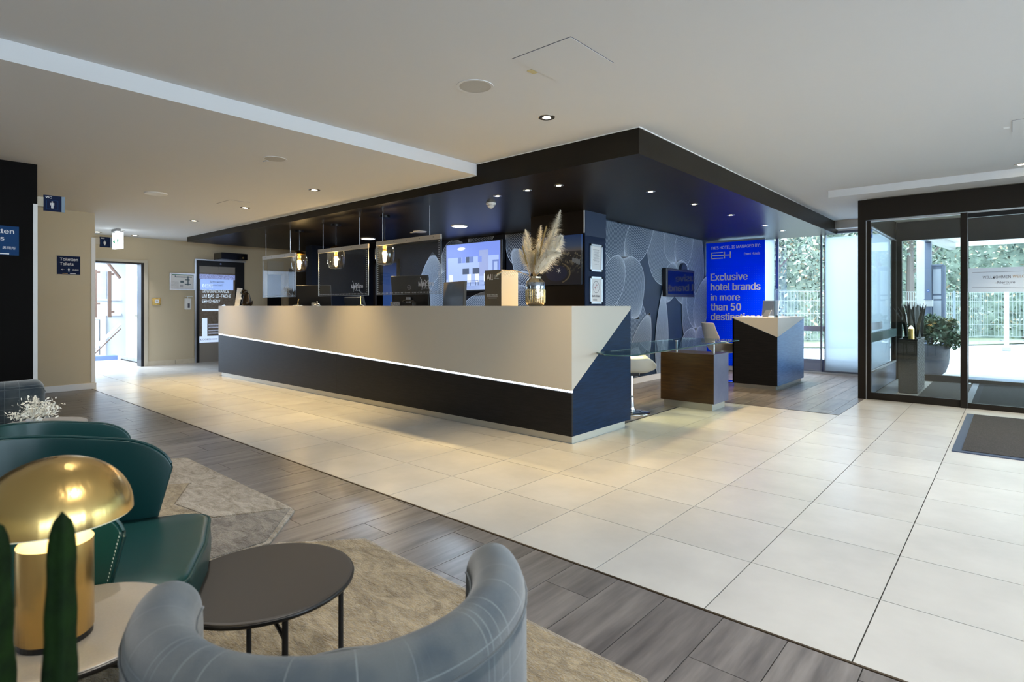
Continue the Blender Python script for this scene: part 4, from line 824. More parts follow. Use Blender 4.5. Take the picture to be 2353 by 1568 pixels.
pl = [((-2.985, 4.05, 1.99), .085, .07, 1500, 'plume', 'tallest cream pampas plume leaning right in the vase', .03), ((-3.37, 4.03, 1.855), .075, .07, 1100, 'plume', 'cream pampas plume standing upright at the left of the bouquet', .0), ((-3.24, 4.10, 1.89), .06, .06, 900, 'plume', 'cream pampas plume upright behind the left one', 0.0),
      ((-3.42, 4.08, 1.77), .05, .05, 700, 'plume', 'slim cream plume behind the left cattail', -.02), ((-3.17, 3.98, 1.72), .05, .05, 700, 'plume', 'short cream plume low in the front of the bouquet', .0), ((-3.02, 4.08, 1.70), .06, .05, 700, 'plume', 'short cream plume between the arching and the broad one', .02), ((-3.32, 4.08, 1.66), .05, .05, 700, 'plume', 'short cream plume low behind the brown cattail', .0),
      ((-2.93, 4.0, 1.76), .10, .08, 1300, 'plume', 'broad tan tinted plume spreading right below the tallest one', .04), ((-3.42, 4.0, 1.68), .06, .05, 700, 'plume', 'short cream plume at the lower left of the bouquet', -.02), ((-3.09, 4.1, 1.84), .075, .07, 1100, 'plume', 'cream plume in the middle of the bouquet', .01)]
for (tip, w0, w1, n, m_, lab, bend) in pl:
    tip = Vector(tip); pts = [top.lerp(tip, q / 8) + Vector((bend * math.sin(PI * q / 8), 0, abs(bend) * .6 * math.sin(PI * q / 8))) for q in range(9)]
    t = thing('pampas_plume', lab, 'dried plume', tuple(top), 'dried plumes in the vase')
    obj('stem', MB().tube([(vx, vy, 1.2)] + [tuple(p) for p in pts[:7]], .003, 5), M['plumetan'], t)
    mb = MB(); feather(mb, pts[1:], w0 * 1.15, w1 * 1.1, int(n * 1.2)); o = obj('plume', mb, M['plume'], t, recalc=False); o['kind'] = 'stuff'
# drooping plumes
def arch(side, lab, pts, w0, w1, n, m_='plume', droop=.9):
    t = thing('pampas_plume', lab, 'dried plume', tuple(top), 'dried plumes in the vase')
    obj('stem', MB().tube([(vx, vy, 1.2), tuple(top)] + pts, .003, 5), M['plumetan'], t); mb = MB(); feather(mb, pts, w0, w1, n, droop=droop); o = obj('plume', mb, M[m_], t, recalc=False); o['kind'] = 'stuff'
arch(1, 'white plume arching over to the right towards the canvas picture', [(-3.22, 4.0, 1.45), (-3.15, 3.98, 1.54), (-3.05, 3.97, 1.60), (-2.97, 3.96, 1.615), (-2.90, 3.95, 1.60)], .085, .06, 1300)
t = thing('palm_frond', 'dried pale palm frond drooping left over the sign box', 'dried plume', tuple(top), 'dried plumes in the vase')
fp = [Vector(p) for p in ((-3.30, 4.02, 1.42), (-3.40, 4.0, 1.46), (-3.50, 3.99, 1.485), (-3.60, 3.98, 1.48), (-3.67, 3.97, 1.455))]
obj('stem', MB().tube([tuple(p) for p in fp], .003, 5), M['plumetan'], t)
for i in range(22):
    u = i / 22 * 4; q = min(int(u), 3); p = fp[q].lerp(fp[q + 1], u - q)
    obj('leaflet', MB().add([p + Vector((-.004, 0, 0)), p + Vector((.004, 0, 0)), p + Vector((-.028, 0, -.03)), p + Vector((-.045, -.002, -.065 + .02 * abs(i - 11) / 11))], [(0, 1, 2), (0, 2, 3)]), M['plume'], t, recalc=False)
for k, (a, b) in enumerate((((-3.27, 4.03, 1.42), (-3.10, 4.0, 1.86)), ((-3.29, 4.0, 1.42), (-3.36, 3.98, 1.70)), ((-3.25, 4.0, 1.42), (-3.20, 3.98, 1.66)))):
    t = thing('cattail', ['tall brown cattail spike rising through the middle plumes', 'brown cattail spike at the left of the bouquet', 'short brown cattail spike low in the bouquet'][k], 'dried plume', a, 'dried plumes in the vase')
    a = Vector(a); b = Vector(b); obj('stem', MB().tube([a, a.lerp(b, .45)], .003, 5), M['plumetan'], t); obj('spike', MB().tube([a.lerp(b, .4), a.lerp(b, .5), a.lerp(b, .9), b], .010, 8, r2=.006), mat('cattail%d' % k, (.33, .23, .09), .9), t)

# ================================================================== GLASS DESK, dark pedestal, white swivel chairs
t = thing('glass_desk', 'green glass desk top on a dark walnut pedestal beside the counter', 'desk', (-2.74, 6.3, 0))
def rounded(x0, x1, y0, y1, r, corners=(1, 1, 1, 1), n=6):
    out = []
    for (cx_, cy_, a0, on) in ((x1 - r, y1 - r, 0, corners[0]), (x0 + r, y1 - r, PI / 2, corners[1]), (x0 + r, y0 + r, PI, corners[2]), (x1 - r, y0 + r, 1.5 * PI, corners[3])):
        if on: out += [(cx_ + r * math.cos(a0 + PI / 2 * i / n), cy_ + r * math.sin(a0 + PI / 2 * i / n)) for i in range(n + 1)]
        else: out.append((x1 if cx_ > (x0 + x1) / 2 else x0, y1 if cy_ > (y0 + y1) / 2 else y0))
    return out
gp = [(-2.741, 4.26)] + [(-2.52 + .16 * math.cos(a), 4.30 + .18 * math.sin(a)) for a in [1.35 * PI + .65 * PI * i / 8 for i in range(9)]] + [(-2.40, 5.0), (-2.45, 6.3), (-2.45, 6.9), (-2.55, 7.0), (-3.05, 7.0), (-3.15, 6.9), (-3.15, 4.853), (-2.741, 4.853)]
obj('glass_top', MB().prism(gp, .732, .744), M['deskglass'], t)
obj('glass_edge', MB().tube([(x, y, .738) for x, y in gp[:14]], .0065, 6), mat('dark_glass_edge', (.02, .07, .08), .1), t)
obj('pedestal', MB().box(-3.059, -2.435, 6.10, 6.52, .078, .62), M['deskwood'], t, bevel=.002)
obj('pedestal_side', MB().box(-2.435, -2.432, 6.10, 6.52, .078, .618), mat('plum_grey_side', (.14, .15, .22), .3, noise=5, col2=(.10, .11, .18)), t)
obj('plinth', MB().box(-3.03, -2.465, 6.13, 6.49, 0, .078), M['plinth'], t)
for x, y in ((-2.93, 6.24), (-2.51, 6.28)): obj('post', MB().lathe([(.014, .62), (.014, .735)], (x, y, 0), 14).lathe([(.018, .744), (.018, .75)], (x, y, 0), 14), M['steel'], t)
shell_m = mat('white_chair_shell', (.55, .54, .51), .28, coat=.3)
def swivel(label, x, y, rz):
    t = thing('swivel_chair', label, 'chair', (x, y, 0), 'white shell swivel chairs at the glass desk', rz)
    PT = [(.25, .475), (.17, .435), (.05, .425), (-.08, .43), (-.17, .475), (-.225, .58), (-.26, .72), (-.295, .90)]
    def f(u, v):
        s_ = (u - .5) * 2; q = v * 7; i = min(int(q), 6); fr = q - i
        yy = PT[i][0] * (1 - fr) + PT[i + 1][0] * fr; zz = PT[i][1] * (1 - fr) + PT[i + 1][1] * fr
        w_ = .23 - .05 * max(0, (v - .55) / .45) - .03 * max(0, .12 - v) / .12
        k = abs(s_) ** 2.2; up = .175 * k * min(1, v * 5 + .35) * (1 if v < .55 else max(0, (1 - v) / .45))
        return (s_ * w_ * (1 + .05 * k), yy + (.10 * k * min(1, max(0, (v - .5) / .2))), zz + up)
    mb = MB(); mb.grid(f, 14, 20); obj('shell', mb, shell_m, t, world=False, smooth=True, solid=.012, subsurf=1)
    obj('pole', MB().tube([(0, 0, .02), (0, 0, .42)], .022, 12), M['chrome'], t, world=False); obj('collar', MB().lathe([(.06, .015), (.035, .06), (.03, .16), (.023, .18)], (0, 0, 0), 16), M['chrome'], t, world=False, smooth=True)
    obj('base', MB().lathe([(.001, .03), (.06, .026), (.19, .012), (.205, .004), (.205, 0)], (0, 0, 0), 36, cap=False), M['chrome'], t, world=False, smooth=True)
    obj('mechanism', MB().box(-.07, .07, -.08, .08, .40, .435), M['blackm'], t, world=False)
    return t
s1 = swivel('white shell swivel chair tucked under the glass desk beside the counter', -3.10, 5.49, math.radians(-56))
s2 = dup(s1, (-3.34, 8.66, 0), math.radians(-45), 'white shell swivel chair between the blue banner and the podium desk')

# ================================================================== PODIUM DESK
px0, px1, py0, py1, pt = -3.0, -2.395, 8.2, 9.50, .985
t = thing('podium_desk', 'dark podium desk with a folded cream top, right of the blue banner', 'podium', ((px0 + px1) / 2, 8.85, 0))
obj('front', MB().prism3([(px0, py0, .055), (px1 - .001, py0, .055), (px1 - .001, py0, .722), (px0, py0, .968)], (0, .02, 0)), M['cdark'], t)
obj('front_cream', MB().prism3([(px0 + .01, py0 - .006, .975), (px1, py0 - .006, .725), (px1, py0 - .006, .975)], (0, .006, 0)), M['counter'], t)
obj('side', MB().prism3([(px1, py0 + .001, .055), (px1, py1, .055), (px1, py1, .96), (px1, py0 + .001, .722)], (-.02, 0, 0)), mat('painted_sheen_veneer', (.08, .18, .40), .25, noise=6, stretch=(1, 1, 14), col2=(.045, .12, .28)), t)  # blue cast and reflection of the windows painted into the veneer
obj('side_cream', MB().prism3([(px1 + .006, py0 - .006, .725), (px1 + .006, py1, .968), (px1 + .006, py1, .975), (px1 + .006, py0 - .006, .975)], (-.006, 0, 0)), M['counter'], t)
obj('carcass', MB().box(px0, px1 - .02, py0 + .02, py1, .055, .72).box(px0, px0 + .02, py0, py1, .055, .975), M['cdark'], t)
obj('top', MB().box(px0 - .01, px1 + .008, py0 - .008, py1 + .01, .975, pt + .003), M['counter'], t)
obj('plinth', MB().box(px0 + .01, px1 - .03, py0 + .03, py1 - .03, 0, .055), M['plinth'], t)
t = thing('podium_screen', 'clear upright glass screen standing on the podium desk', 'screen', (px1 - .06, 8.9, .985)); obj('pane', MB().box(px1 - .045, px1 - .035, 8.22, 9.40, .988, 1.385), M['screen'], t); obj('clamp', MB().box(px1 - .055, px1 - .025, 8.3, 8.36, .988, 1.02).box(px1 - .055, px1 - .025, 9.25, 9.31, .988, 1.02), M['chrome'], t); obj('edge', MB().box(px1 - .047, px1 - .033, 8.215, 8.222, .988, 1.386), mat('screen_edge', (.1, .2, .3), .3), t)
t = thing('desktop_computer', 'slim silver desktop computer seen from behind on the podium desk', 'computer', (-2.62, 8.62, .988), None, -.35)
o = obj('housing', MB().box(-.13, .13, -.012, .012, 0, .22), M['alu'], t, world=False, bevel=.006); o.location = (0, 0, .02); o.rotation_euler = (-.14, 0, 0)
obj('stand', MB().prism3([(-.05, -.11, 0), (-.05, .01, 0), (-.05, -.015, .10), (-.05, -.03, .10)], (.10, 0, 0)), M['alu'], t, world=False, bevel=.003); obj('vent', MB().box(.06, .065, -.0215, -.020, .12, .17), M['dtext'], t, world=False)
tag(obj('desk_papers', MB().box(-2.98, -2.80, 8.4, 8.62, .988, 1.0), M['paper']), 'small pile of white papers on the left of the podium desk', 'papers')

# ================================================================== BANNER
by_ = 10.15; bx0, bx1, bz0, bz1 = -4.19, -3.165, .09, 2.285
t = thing('roll_up_banner', 'tall royal blue roll-up banner with white lettering beside the windows', 'banner', (-3.7, by_, 0))
obj('sheet', MB().box(bx0, bx1, by_, by_ + .003, bz0, bz1), M['blue'], t); bsheet = bpy.context.scene.objects[-1] if False else list(t.children)[0]; obj('top_rail', MB().box(bx0 - .005, bx1 + .005, by_ - .01, by_ + .015, bz1, bz1 + .03), M['alu'], t)
obj('base', MB().box(bx0 - .01, bx1 + .01, by_ - .05, by_ + .08, .01, bz0), M['alu'], t, bevel=.01); obj('foot', MB().box(-3.95, -3.91, by_ - .14, by_ + .2, 0, .012), M['alu'], t); obj('foot', MB().box(-3.45, -3.41, by_ - .14, by_ + .2, 0, .012), M['alu'], t)
yy = by_ - .0015; W_ = bx1 - bx0
def bz(v): return 1.15 + (703 - v) / 1311 * 9.55      # heights as measured at mid banner
TX = lambda s_, xf, z, w_, h_, b=.02: text(s_, (bx0 + W_ * xf, yy, z), UX, W_ * w_, h_, M['btext'], bsheet, bold=b)
TX('THIS HOTEL IS MANAGED BY:', .085, 2.165, .84, .055); TX('Event Hotels', .66, 2.035, .26, .045)
mb = MB(); x_ = bx0 + W_ * .085; z_ = 1.995
for a, b, c, e in ((0, .02, 0, .12), (0, .22, 0, .018), (0, .22, .051, .069), (0, .22, .102, .12), (.22, .34, .051, .069), (.235, .255, 0, .12), (.34, .36, 0, .12)): mb.box(x_ + a, x_ + b, yy - .0005, yy + .0005, z_ + c, z_ + e)
obj('logo', mb, M['btext'], bsheet)
for s_, z, w_, h_ in (('Exclusive', 1.605, .63, .13), ('hotel brands', 1.425, .84, .13), ('in more', 1.245, .50, .125), ('than 50', 1.068, .52, .13), ('destinations', .892, .84, .13)): TX(s_, .085, z, w_, h_, .045)
mb = MB()
for i in range(26):
    for j in range(60):
        x = bx0 + .04 + i * .0385; z = 1.82 - j * .0385
        if z < .12: continue
        if (1.04 < z < 1.76 and x < bx0 + W_ * .95 and z > .87 and False): continue
        mb.add([(x - .0028, yy + .0008, z), (x, yy + .0008, z - .0028), (x + .0028, yy + .0008, z), (x, yy + .0008, z + .0028)], [(0, 1, 2, 3)])
obj('printed_dots', mb, mat('banner_dot', (.25, .4, .9), .6), t, kind='stuff', recalc=False)

# ================================================================== WINDOWS at the back right
WY = 10.75
def winframe(name, x0, x1, extra=()):
    mb = MB().box(x0, x0 + .022, WY, WY + .05, .04, 2.40).box(x1 - .022, x1, WY, WY + .05, .04, 2.40).box(x0, x1, WY, WY + .05, 2.36, 2.40).box(x0, x1, WY, WY + .05, 0, .05)
    return struct(name, mb, M['winframe'])
w3 = winframe('window_3', -4.2, -3.15); obj('pane', MB().box(-4.18, -3.17, WY + .02, WY + .026, .05, 2.36), M['glass'], w3)
w4 = winframe('window_4', -3.15, -2.43); obj('pane', MB().box(-3.13, -2.45, WY + .02, WY + .026, .05, 2.36), M['glass'], w4)
w5 = winframe('window_5', -2.39, -1.42); obj('pane', MB().box(-2.37, -1.44, WY + .02, WY + .026, .05, 2.36), M['glass'], w5)
obj('gap_pane', MB().box(-2.43, -2.39, WY + .02, WY + .026, .05, 2.36), M['glass'], w5)
struct('trim_8', MB().box(-4.2, -1.42, WY - .06, WY, 0, .03), M['alu']); struct('trim_9', MB().box(-4.2, -1.42, WY - .03, WY + .05, 2.40, 2.55), M['white'])
tag(obj('roller_blind', MB().box(-2.365, -1.445, WY - .03, WY - .027, .06, 2.30), M['blind']), 'white roller blind drawn down right of the clear window', 'blind')
tag(obj('roller_blind', MB().box(-4.17, -3.185, WY - .03, WY - .027, .06, 2.36), M['blind']), 'white roller blind drawn down behind the blue banner', 'blind')
tag(obj('blind_bottom_bar', MB().box(-2.365, -1.445, WY - .035, WY - .022, .045, .062), M['winframe']), 'dark bottom bar of the right roller blind', 'blind bar')

# ================================================================== ENTRANCE VESTIBULE
FY = 8.2
vf = struct('door_4', MB().box(-1.443, -1.36, FY - .02, FY + .10, 0, 2.46).box(-1.36, 6, FY - .02, FY + .10, 2.21, 2.46), M['frame'])
obj('post', MB().box(-1.352, -1.31, FY, FY + .06, 0, 2.20), M['frame'], vf); obj('post_edge', MB().box(-1.36, -1.352, FY - .005, FY + .03, 0, 2.2), M['alu'], vf)
obj('track', MB().box(-1.31, 3, FY + .0, FY + .03, 2.185, 2.205), M['alu'], vf)
obj('post', MB().box(-.438, -.375, FY - .03, FY + .05, 0, 2.20), M['frame'], vf, bevel=.004); obj('post', MB().box(1.45, 1.51, FY - .03, FY + .05, 0, 2.20), M['frame'], vf, bevel=.004)
obj('bottom_rail', MB().box(-1.31, -.438, FY, FY + .045, 0, .085), M['frame'], vf); obj('pane', MB().box(-1.31, -.438, FY + .018, FY + .026, .085, 2.19), M['doorglass'], vf)
obj('bottom_rail', MB().box(-.375, 1.45, FY - .01, FY + .03, 0.0, .06), M['frame'], vf)
obj('top_rail', MB().box(-.375, 1.45, FY - .01, FY + .03, 2.14, 2.19), M['blackm'], vf); obj('pane', MB().box(-.375, 1.45, FY + .005, FY + .013, .06, 2.14), M['doorglass'], vf)
obj('bottom_rail', MB().box(1.51, 6, FY - .01, FY + .03, 0.0, .06), M['frame'], vf); obj('pane', MB().box(1.51, 6, FY + .005, FY + .013, .06, 2.2), M['doorglass'], vf)
# welcome film on the sliding pane
wl_ = thing('welcome_sign', 'white welcome strip with lettering stuck on the sliding glass door', 'sign', (.5, FY - .002, 1.3)); obj('film', MB().box(-.37, 1.40, FY + .001, FY + .004, 1.302, 1.572), mat('white_film', (.72, .80, .88), .6), wl_)
for z in (1.352, 1.522): obj('rule', MB().box(-.335, 1.3, FY - .0005, FY + .001, z, z + .003), M['dtext'], wl_)
text('WILLKOMMEN', (-.245, FY - .0005, 1.452), UX, .235, .030, M['dtext'], wl_); text('WELCOME', (.005, FY - .0005, 1.455), UX, .18, .030, M['gtext'], wl_)
text('Mercure', (-.12, FY - .0005, 1.395), UX, .145, .025, M['dtext'], wl_); text('HOTELS', (-.07, FY - .0005, 1.382), UX, .05, .006, M['dtext'], wl_); text('›', (-.135, FY - .0005, 1.397), UX, .006, .012, M['gtext'], wl_)
# vestibule left side wall
vs = struct('window_6', MB().box(-1.41, -1.36, 10.62, 10.76, 0, 2.46).box(-1.41, -1.37, FY + .1, 10.62, 2.17, 2.46).box(-1.41, -1.37, FY + .1, 10.62, 0, .30), M['frame'])
obj('pane', MB().box(-1.393, -1.387, FY + .1, 10.62, .30, 2.17), M['glass'], vs); obj('kick_trim', MB().box(-1.37, -1.355, FY + .1, 10.62, .285, .31), M['steel'], vs); obj('middle_rail', MB().box(-1.41, -1.35, FY + .1, 10.62, .68, .80), mat('green_grey_rail', (.06, .11, .11), .3, .3), vs)
obj('lower_panel', MB().box(-1.369, -1.362, FY + .1, 10.62, .01, .285), mat('grey_blue_panel', (.20, .24, .32), .25, .4), vs); obj('top_trim', MB().box(-1.37, -1.355, FY + .1, 10.62, 2.165, 2.18), M['alu'], vs)
ss = thing('camera_sign', 'small blue video camera sticker on the vestibule side glass', 'sign', (-1.38, 9.0, 2.05)); obj('film', MB().box(-1.386, -1.384, 8.45, 8.80, 2.05, 2.155), mat('sticker_blue', (.02, .13, .62), .5), ss); obj('picture', MB().box(-1.384, -1.383, 8.45, 8.56, 2.055, 2.15), mat('sticker_photo', (.35, .38, .35), .6, noise=60, col2=(.1, .12, .1)), ss)
obj('pictogram', MB().box(-1.384, -1.3825, 8.62, 8.74, 2.09, 2.12).box(-1.384, -1.3825, 8.66, 8.68, 2.12, 2.145), M['ltext'], ss)
tag(obj('notice_card', MB().box(-1.386, -1.383, 8.75, 9.55, .83, .93), mat('pale_notice', (.45, .52, .62), .6)), 'pale rectangular notice on the vestibule side glass above the rail', 'notice')
# outer door line
of = struct('door_5', MB().box(-1.36, 6, WY, WY + .08, 2.17, 2.50).box(-1.36, -1.30, WY, WY + .08, 0, 2.17), M['frame'])
obj('fixed_rail', MB().box(-1.30, -.54, WY, WY + .05, .0, .10), M['frame'], of); obj('pane', MB().box(-1.30, -.54, WY + .02, WY + .026, .10, 2.17), M['glass'], of)
obj('post', MB().box(-.54, -.48, WY - .03, WY + .04, 0, 2.17), M['frame'], of); obj('bottom_rail', MB().box(-.48, 1.7, WY - .03, WY + .02, 0.02, .07), M['frame'], of); obj('top_rail', MB().box(-.48, 1.7, WY - .03, WY + .02, 2.10, 2.17), M['frame'], of)
obj('pane', MB().box(-.48, 1.7, WY - .01, WY - .004, .07, 2.10), M['glass'], of); obj('track', MB().box(-.45, 3, WY - .05, WY - .03, 0, .02), M['chrome'], of)
obj('hinge_bolt', MB().box(-.53, -.49, WY - .034, WY - .029, .93, .945).box(-.53, -.49, WY - .034, WY - .029, .80, .815).box(-.53, -.49, WY - .034, WY - .029, .55, .60), M['chrome'], of)
struct('ceiling_vestibule', MB().box(-1.37, 6, FY + .1, WY, 2.46, 2.52), M['greige'])
tag(obj('vestibule_mat', MB().box(-.90, 3, 8.30, 10.70, 0, .008), M['mat']), 'long dark ribbed mat filling the vestibule floor', 'mat')
tag(obj('vestibule_strip', MB().box(-.43, -.36, 8.30, 10.70, .008, .010), M['kerb']), 'thin grey strip dividing the vestibule mat', 'strip')
tag(obj('outdoor_mat', MB().box(-.55, 2.5, 11.0, 11.75, -.0, .012), mat('blue_grey_mat', (.25, .3, .38), .95)), 'blue-grey mat lying outside the outer glass door', 'mat')
t = thing('entrance_mat', 'charcoal entrance mat with a rubber edge in front of the glass doors', 'mat', (1, 6.7, 0)); obj('pile', MB().box(-.30, 3.0, 5.74, 7.70, 0, .012), M['mat'], t); obj('edge', MB().box(-.36, -.30, 5.68, 7.74, 0, .008).box(-.30, 3, 5.68, 5.74, 0, .008).box(-.30, 3, 7.70, 7.74, 0, .008), M['matedge'], t)

# pedestal with lit candle lamp and sword plant, inside the vestibule
ped = thing('woven_pedestal', 'tall dark woven pedestal with a pale woven side inside the vestibule', 'pedestal', (-1.03, 9.4, 0))
obj('body', MB().box(-1.13, -.925, 9.03, 9.85, .01, .70), mat('dark_woven', (.045, .038, .028), .6, bump=(180, .8)), ped)
mb = MB()
for i in range(34):
    for j in range(10):
        y = 9.04 + j * .08; z = .02 + i * .02; mb.add([(-.924, y, z), (-.919, y + .04, z + .010), (-.924, y + .08, z), (-.919, y + .04, z + .004)], [(0, 1, 2), (0, 2, 3)])
obj('woven_side', mb, mat('pale_woven', (.42, .42, .45), .5), ped, kind='stuff', recalc=False); obj('tray', MB().box(-1.135, -.92, 9.025, 9.855, .70, .712), M['blackm'], ped)
cl = thing('table_lantern', 'small brass cylinder lantern glowing on the woven pedestal', 'lantern', (-1.0, 9.1, .712)); obj('body', MB().lathe([(.001, 0), (.035, 0), (.035, .14), (.001, .14)], (-1.0, 9.12, .712), 16), M['gold'], cl); obj('flame', MB().lathe([(.028, .14), (.02, .155), (.004, .175), (.001, .18)], (-1.0, 9.12, .712), 12), M['bulb'], cl)
sw_ = thing('sword_plant', 'grey-green sword leaved plant rising from the woven pedestal', 'plant', (-1.03, 9.4, .712)); obj('root_tray', MB().box(-1.10, -.95, 9.2, 9.7, .712, .74), M['blackm'], sw_)
for i in range(26):
    x = -1.09 + .17 * rnd.random(); y = 9.22 + .46 * rnd.random(); ln = (x + 1.025) * .9 - (.10 if i % 3 == 0 else 0); h = .42 + .06 * rnd.random() - abs(ln) * .3; a = rnd.uniform(0, PI); ca, sa = .026 * math.cos(a), .026 * math.sin(a)
    pts = [Vector((x + ln * q * q, y, .73 + h * q)) for q in (0, .4, .8, 1)]
    mb = MB(); vs_ = []
    for p, w_ in zip(pts, (.5, 1, .75, .02)): vs_ += [(p.x - ca * w_, p.y - sa * w_, p.z), (p.x + ca * w_, p.y + sa * w_, p.z)]
    mb.add(vs_, [(0, 1, 3, 2), (2, 3, 5, 4), (4, 5, 7, 6)]); obj('leaf', mb, M['leaf'], sw_, solid=.003)

# ================================================================== OUTSIDE
struct('ground', MB().box(-60, 60, 10.83, 80, -.16, -.05).box(-8, 8, 10.83, 13.5, -.05, 0), M['ground'])
def leaves(mb, c, n, r, size, squash=1.0, shell=True):
    for i in range(n):
        d_ = Vector((rnd.gauss(0, 1), rnd.gauss(0, 1), rnd.gauss(0, 1))).normalized() * r * (rnd.uniform(.75, 1.05) if shell else rnd.random() ** .5)
        p = Vector(c) + Vector((d_.x, d_.y, d_.z * squash)); a = Vector((rnd.gauss(0, 1), rnd.gauss(0, 1), rnd.gauss(0, 1))).normalized(); b = a.cross(Vector((rnd.gauss(0, 1), rnd.gauss(0, 1), rnd.gauss(0, 1)))).normalized(); s_ = size * rnd.uniform(.6, 1.3)
        mb.add([p - a * s_, p + b * s_ * .45, p + a * s_, p - b * s_ * .45], [(0, 1, 2, 3)])
# base line of the planted bank
BL = [Vector((-16, 15.5, 0)), Vector((-8, 17.5, 0)), Vector((-4.6, 20.2, 0)), Vector((-1, 26, 0)), Vector((3, 27.5, 0)), Vector((14, 27, 0))]
mb = MB(); mb2 = MB(); mg = MB(); mk = MB()
def segn(q): q = min(max(q, 0), len(BL) - 2); d_ = BL[q + 1] - BL[q]; return Vector((-d_.y, d_.x, 0)).normalized()
VN = [(segn(q - 1) + segn(q)).normalized() for q in range(len(BL))]
for q in range(len(BL) - 1):
    a, b = BL[q], BL[q + 1]; nrm = segn(q); na, nb = VN[q], VN[q + 1]
    mb.add([a, b, b + nb * 3.5 + UZ * 6.5, a + na * 3.5 + UZ * 6.5], [(0, 1, 2, 3)]); mb.add([a + na * 3.5 + UZ * 6.5, b + nb * 3.5 + UZ * 6.5, b + nb * 8 + UZ * 9, a + na * 8 + UZ * 9], [(0, 1, 2, 3)])
    mg.add([a - nrm * 2.0 - UZ * .04, b - nrm * 2.0 - UZ * .04, b + nrm * .3 + UZ * .02, a + nrm * .3 + UZ * .02], [(0, 1, 2, 3)])
    mk.prism3([a - nrm * 2.2, b - nrm * 2.2, b - nrm * 2.0, a - nrm * 2.0], (0, 0, .06))
    L_ = (b - a).length
    for i in range(int(L_ * 1100)):
        u, v = rnd.random(), rnd.random() ** .9; p = a.lerp(b, u) + na.lerp(nb, u).normalized() * (3.5 * v - .35 + .5 * rnd.random()) + UZ * (6.5 * v + .25 * rnd.random())
        A_ = Vector((rnd.gauss(0, 1), rnd.gauss(0, 1), rnd.gauss(0, 1))).normalized(); B_ = A_.cross(Vector((rnd.gauss(0, 1), rnd.gauss(0, 1), 1))).normalized(); s_ = rnd.uniform(.04, .10)
        mb2.add([p - A_ * s_, p + B_ * s_ * .5, p + A_ * s_, p - B_ * s_ * .5], [(0, 1, 2, 3)])
bank = thing('planted_bank', 'steep planted bank of pale green leaves beyond the forecourt', 'bank', (-2, 24, 0)); obj('slope', mb, M['soil'], bank, recalc=False); o = obj('leaf_cover', mb2, M['hedge'], bank, recalc=False, kind='stuff')
tag(obj('grass_verge', mg, M['grass'], recalc=False), 'strip of pale grass between the forecourt kerb and the bank', 'grass', None)['kind'] = 'stuff'
tag(obj('kerb', mk, M['kerb']), 'long grey kerb along the grass verge outside', 'kerb')
# fence on the verge: posts are parts, the wires one mass
fn = thing('wire_fence', 'thin white wire mesh fence in front of the planted bank', 'fence', (-4, 21, 0)); mw = MB()
for q in range(len(BL) - 1):
    a, b = BL[q], BL[q + 1]; nrm = Vector((-(b - a).y, (b - a).x, 0)).normalized(); L_ = (b - a).length; n = max(1, int(L_ / 2.5))
    for i in range(n): p = a.lerp(b, (i + .5) / n) - nrm * .5; obj('post', MB().box(p.x - .03, p.x + .03, p.y - .03, p.y + .03, 0, 1.65), M['extblue'], fn)
    for i in range(int(L_ / .10)): p = a.lerp(b, i * .10 / L_) - nrm * .5; mw.add([(p.x - .006, p.y, .1), (p.x + .006, p.y, .1), (p.x + .006, p.y, 1.6), (p.x - .006, p.y, 1.6)], [(0, 1, 2, 3)])
    for z in (.1, .5, .9, 1.3, 1.6): p, r_ = a - nrm * .5, b - nrm * .5; mw.add([(p.x, p.y, z), (r_.x, r_.y, z), (r_.x, r_.y, z + .015), (p.x, p.y, z + .015)], [(0, 1, 2, 3)])
obj('wire_mesh', mw, mat('pale_wire', (.30, .33, .33), .6), fn, recalc=False, kind='stuff')
def tree(label, x, y, h, r, n, lean=0):
    t = thing('tree', label, 'tree', (x, y, 0), 'trees on the bank'); obj('trunk', MB().tube([(x, y, 0), (x + lean * .5, y, h * .5), (x + lean, y, h)], .16, 8, r2=.06), M['bark'], t)
    obj('branch', MB().tube([(x + lean * .5, y, h * .5), (x + lean * .5 + r * .6, y, h * .8)], .06, 6, r2=.02), M['bark'], t); mb = MB()
    for k in range(7): leaves(mb, (x + lean + rnd.uniform(-.5, .5) * r, y + rnd.uniform(-.4, .4) * r, h + rnd.uniform(-.3, .5) * r), n // 4, r * .7, .085, shell=False)
    obj('crown', mb, M['hedge'], t, recalc=False, kind='stuff')
tree('leafy tree seen through the clear window above the podium desk', -6.2, 19.5, 3.6, 1.7, 2600); tree('tall tree behind the white post, left pane of the entrance', -2.6, 23.5, 4.4, 1.9, 2600); tree('tree leaning right beyond the sliding glass door', .4, 26.5, 4.2, 1.9, 2000, 1.2)
tree('bare edged tree left behind the blue banner', -9.5, 17.5, 3.2, 1.8, 1800)
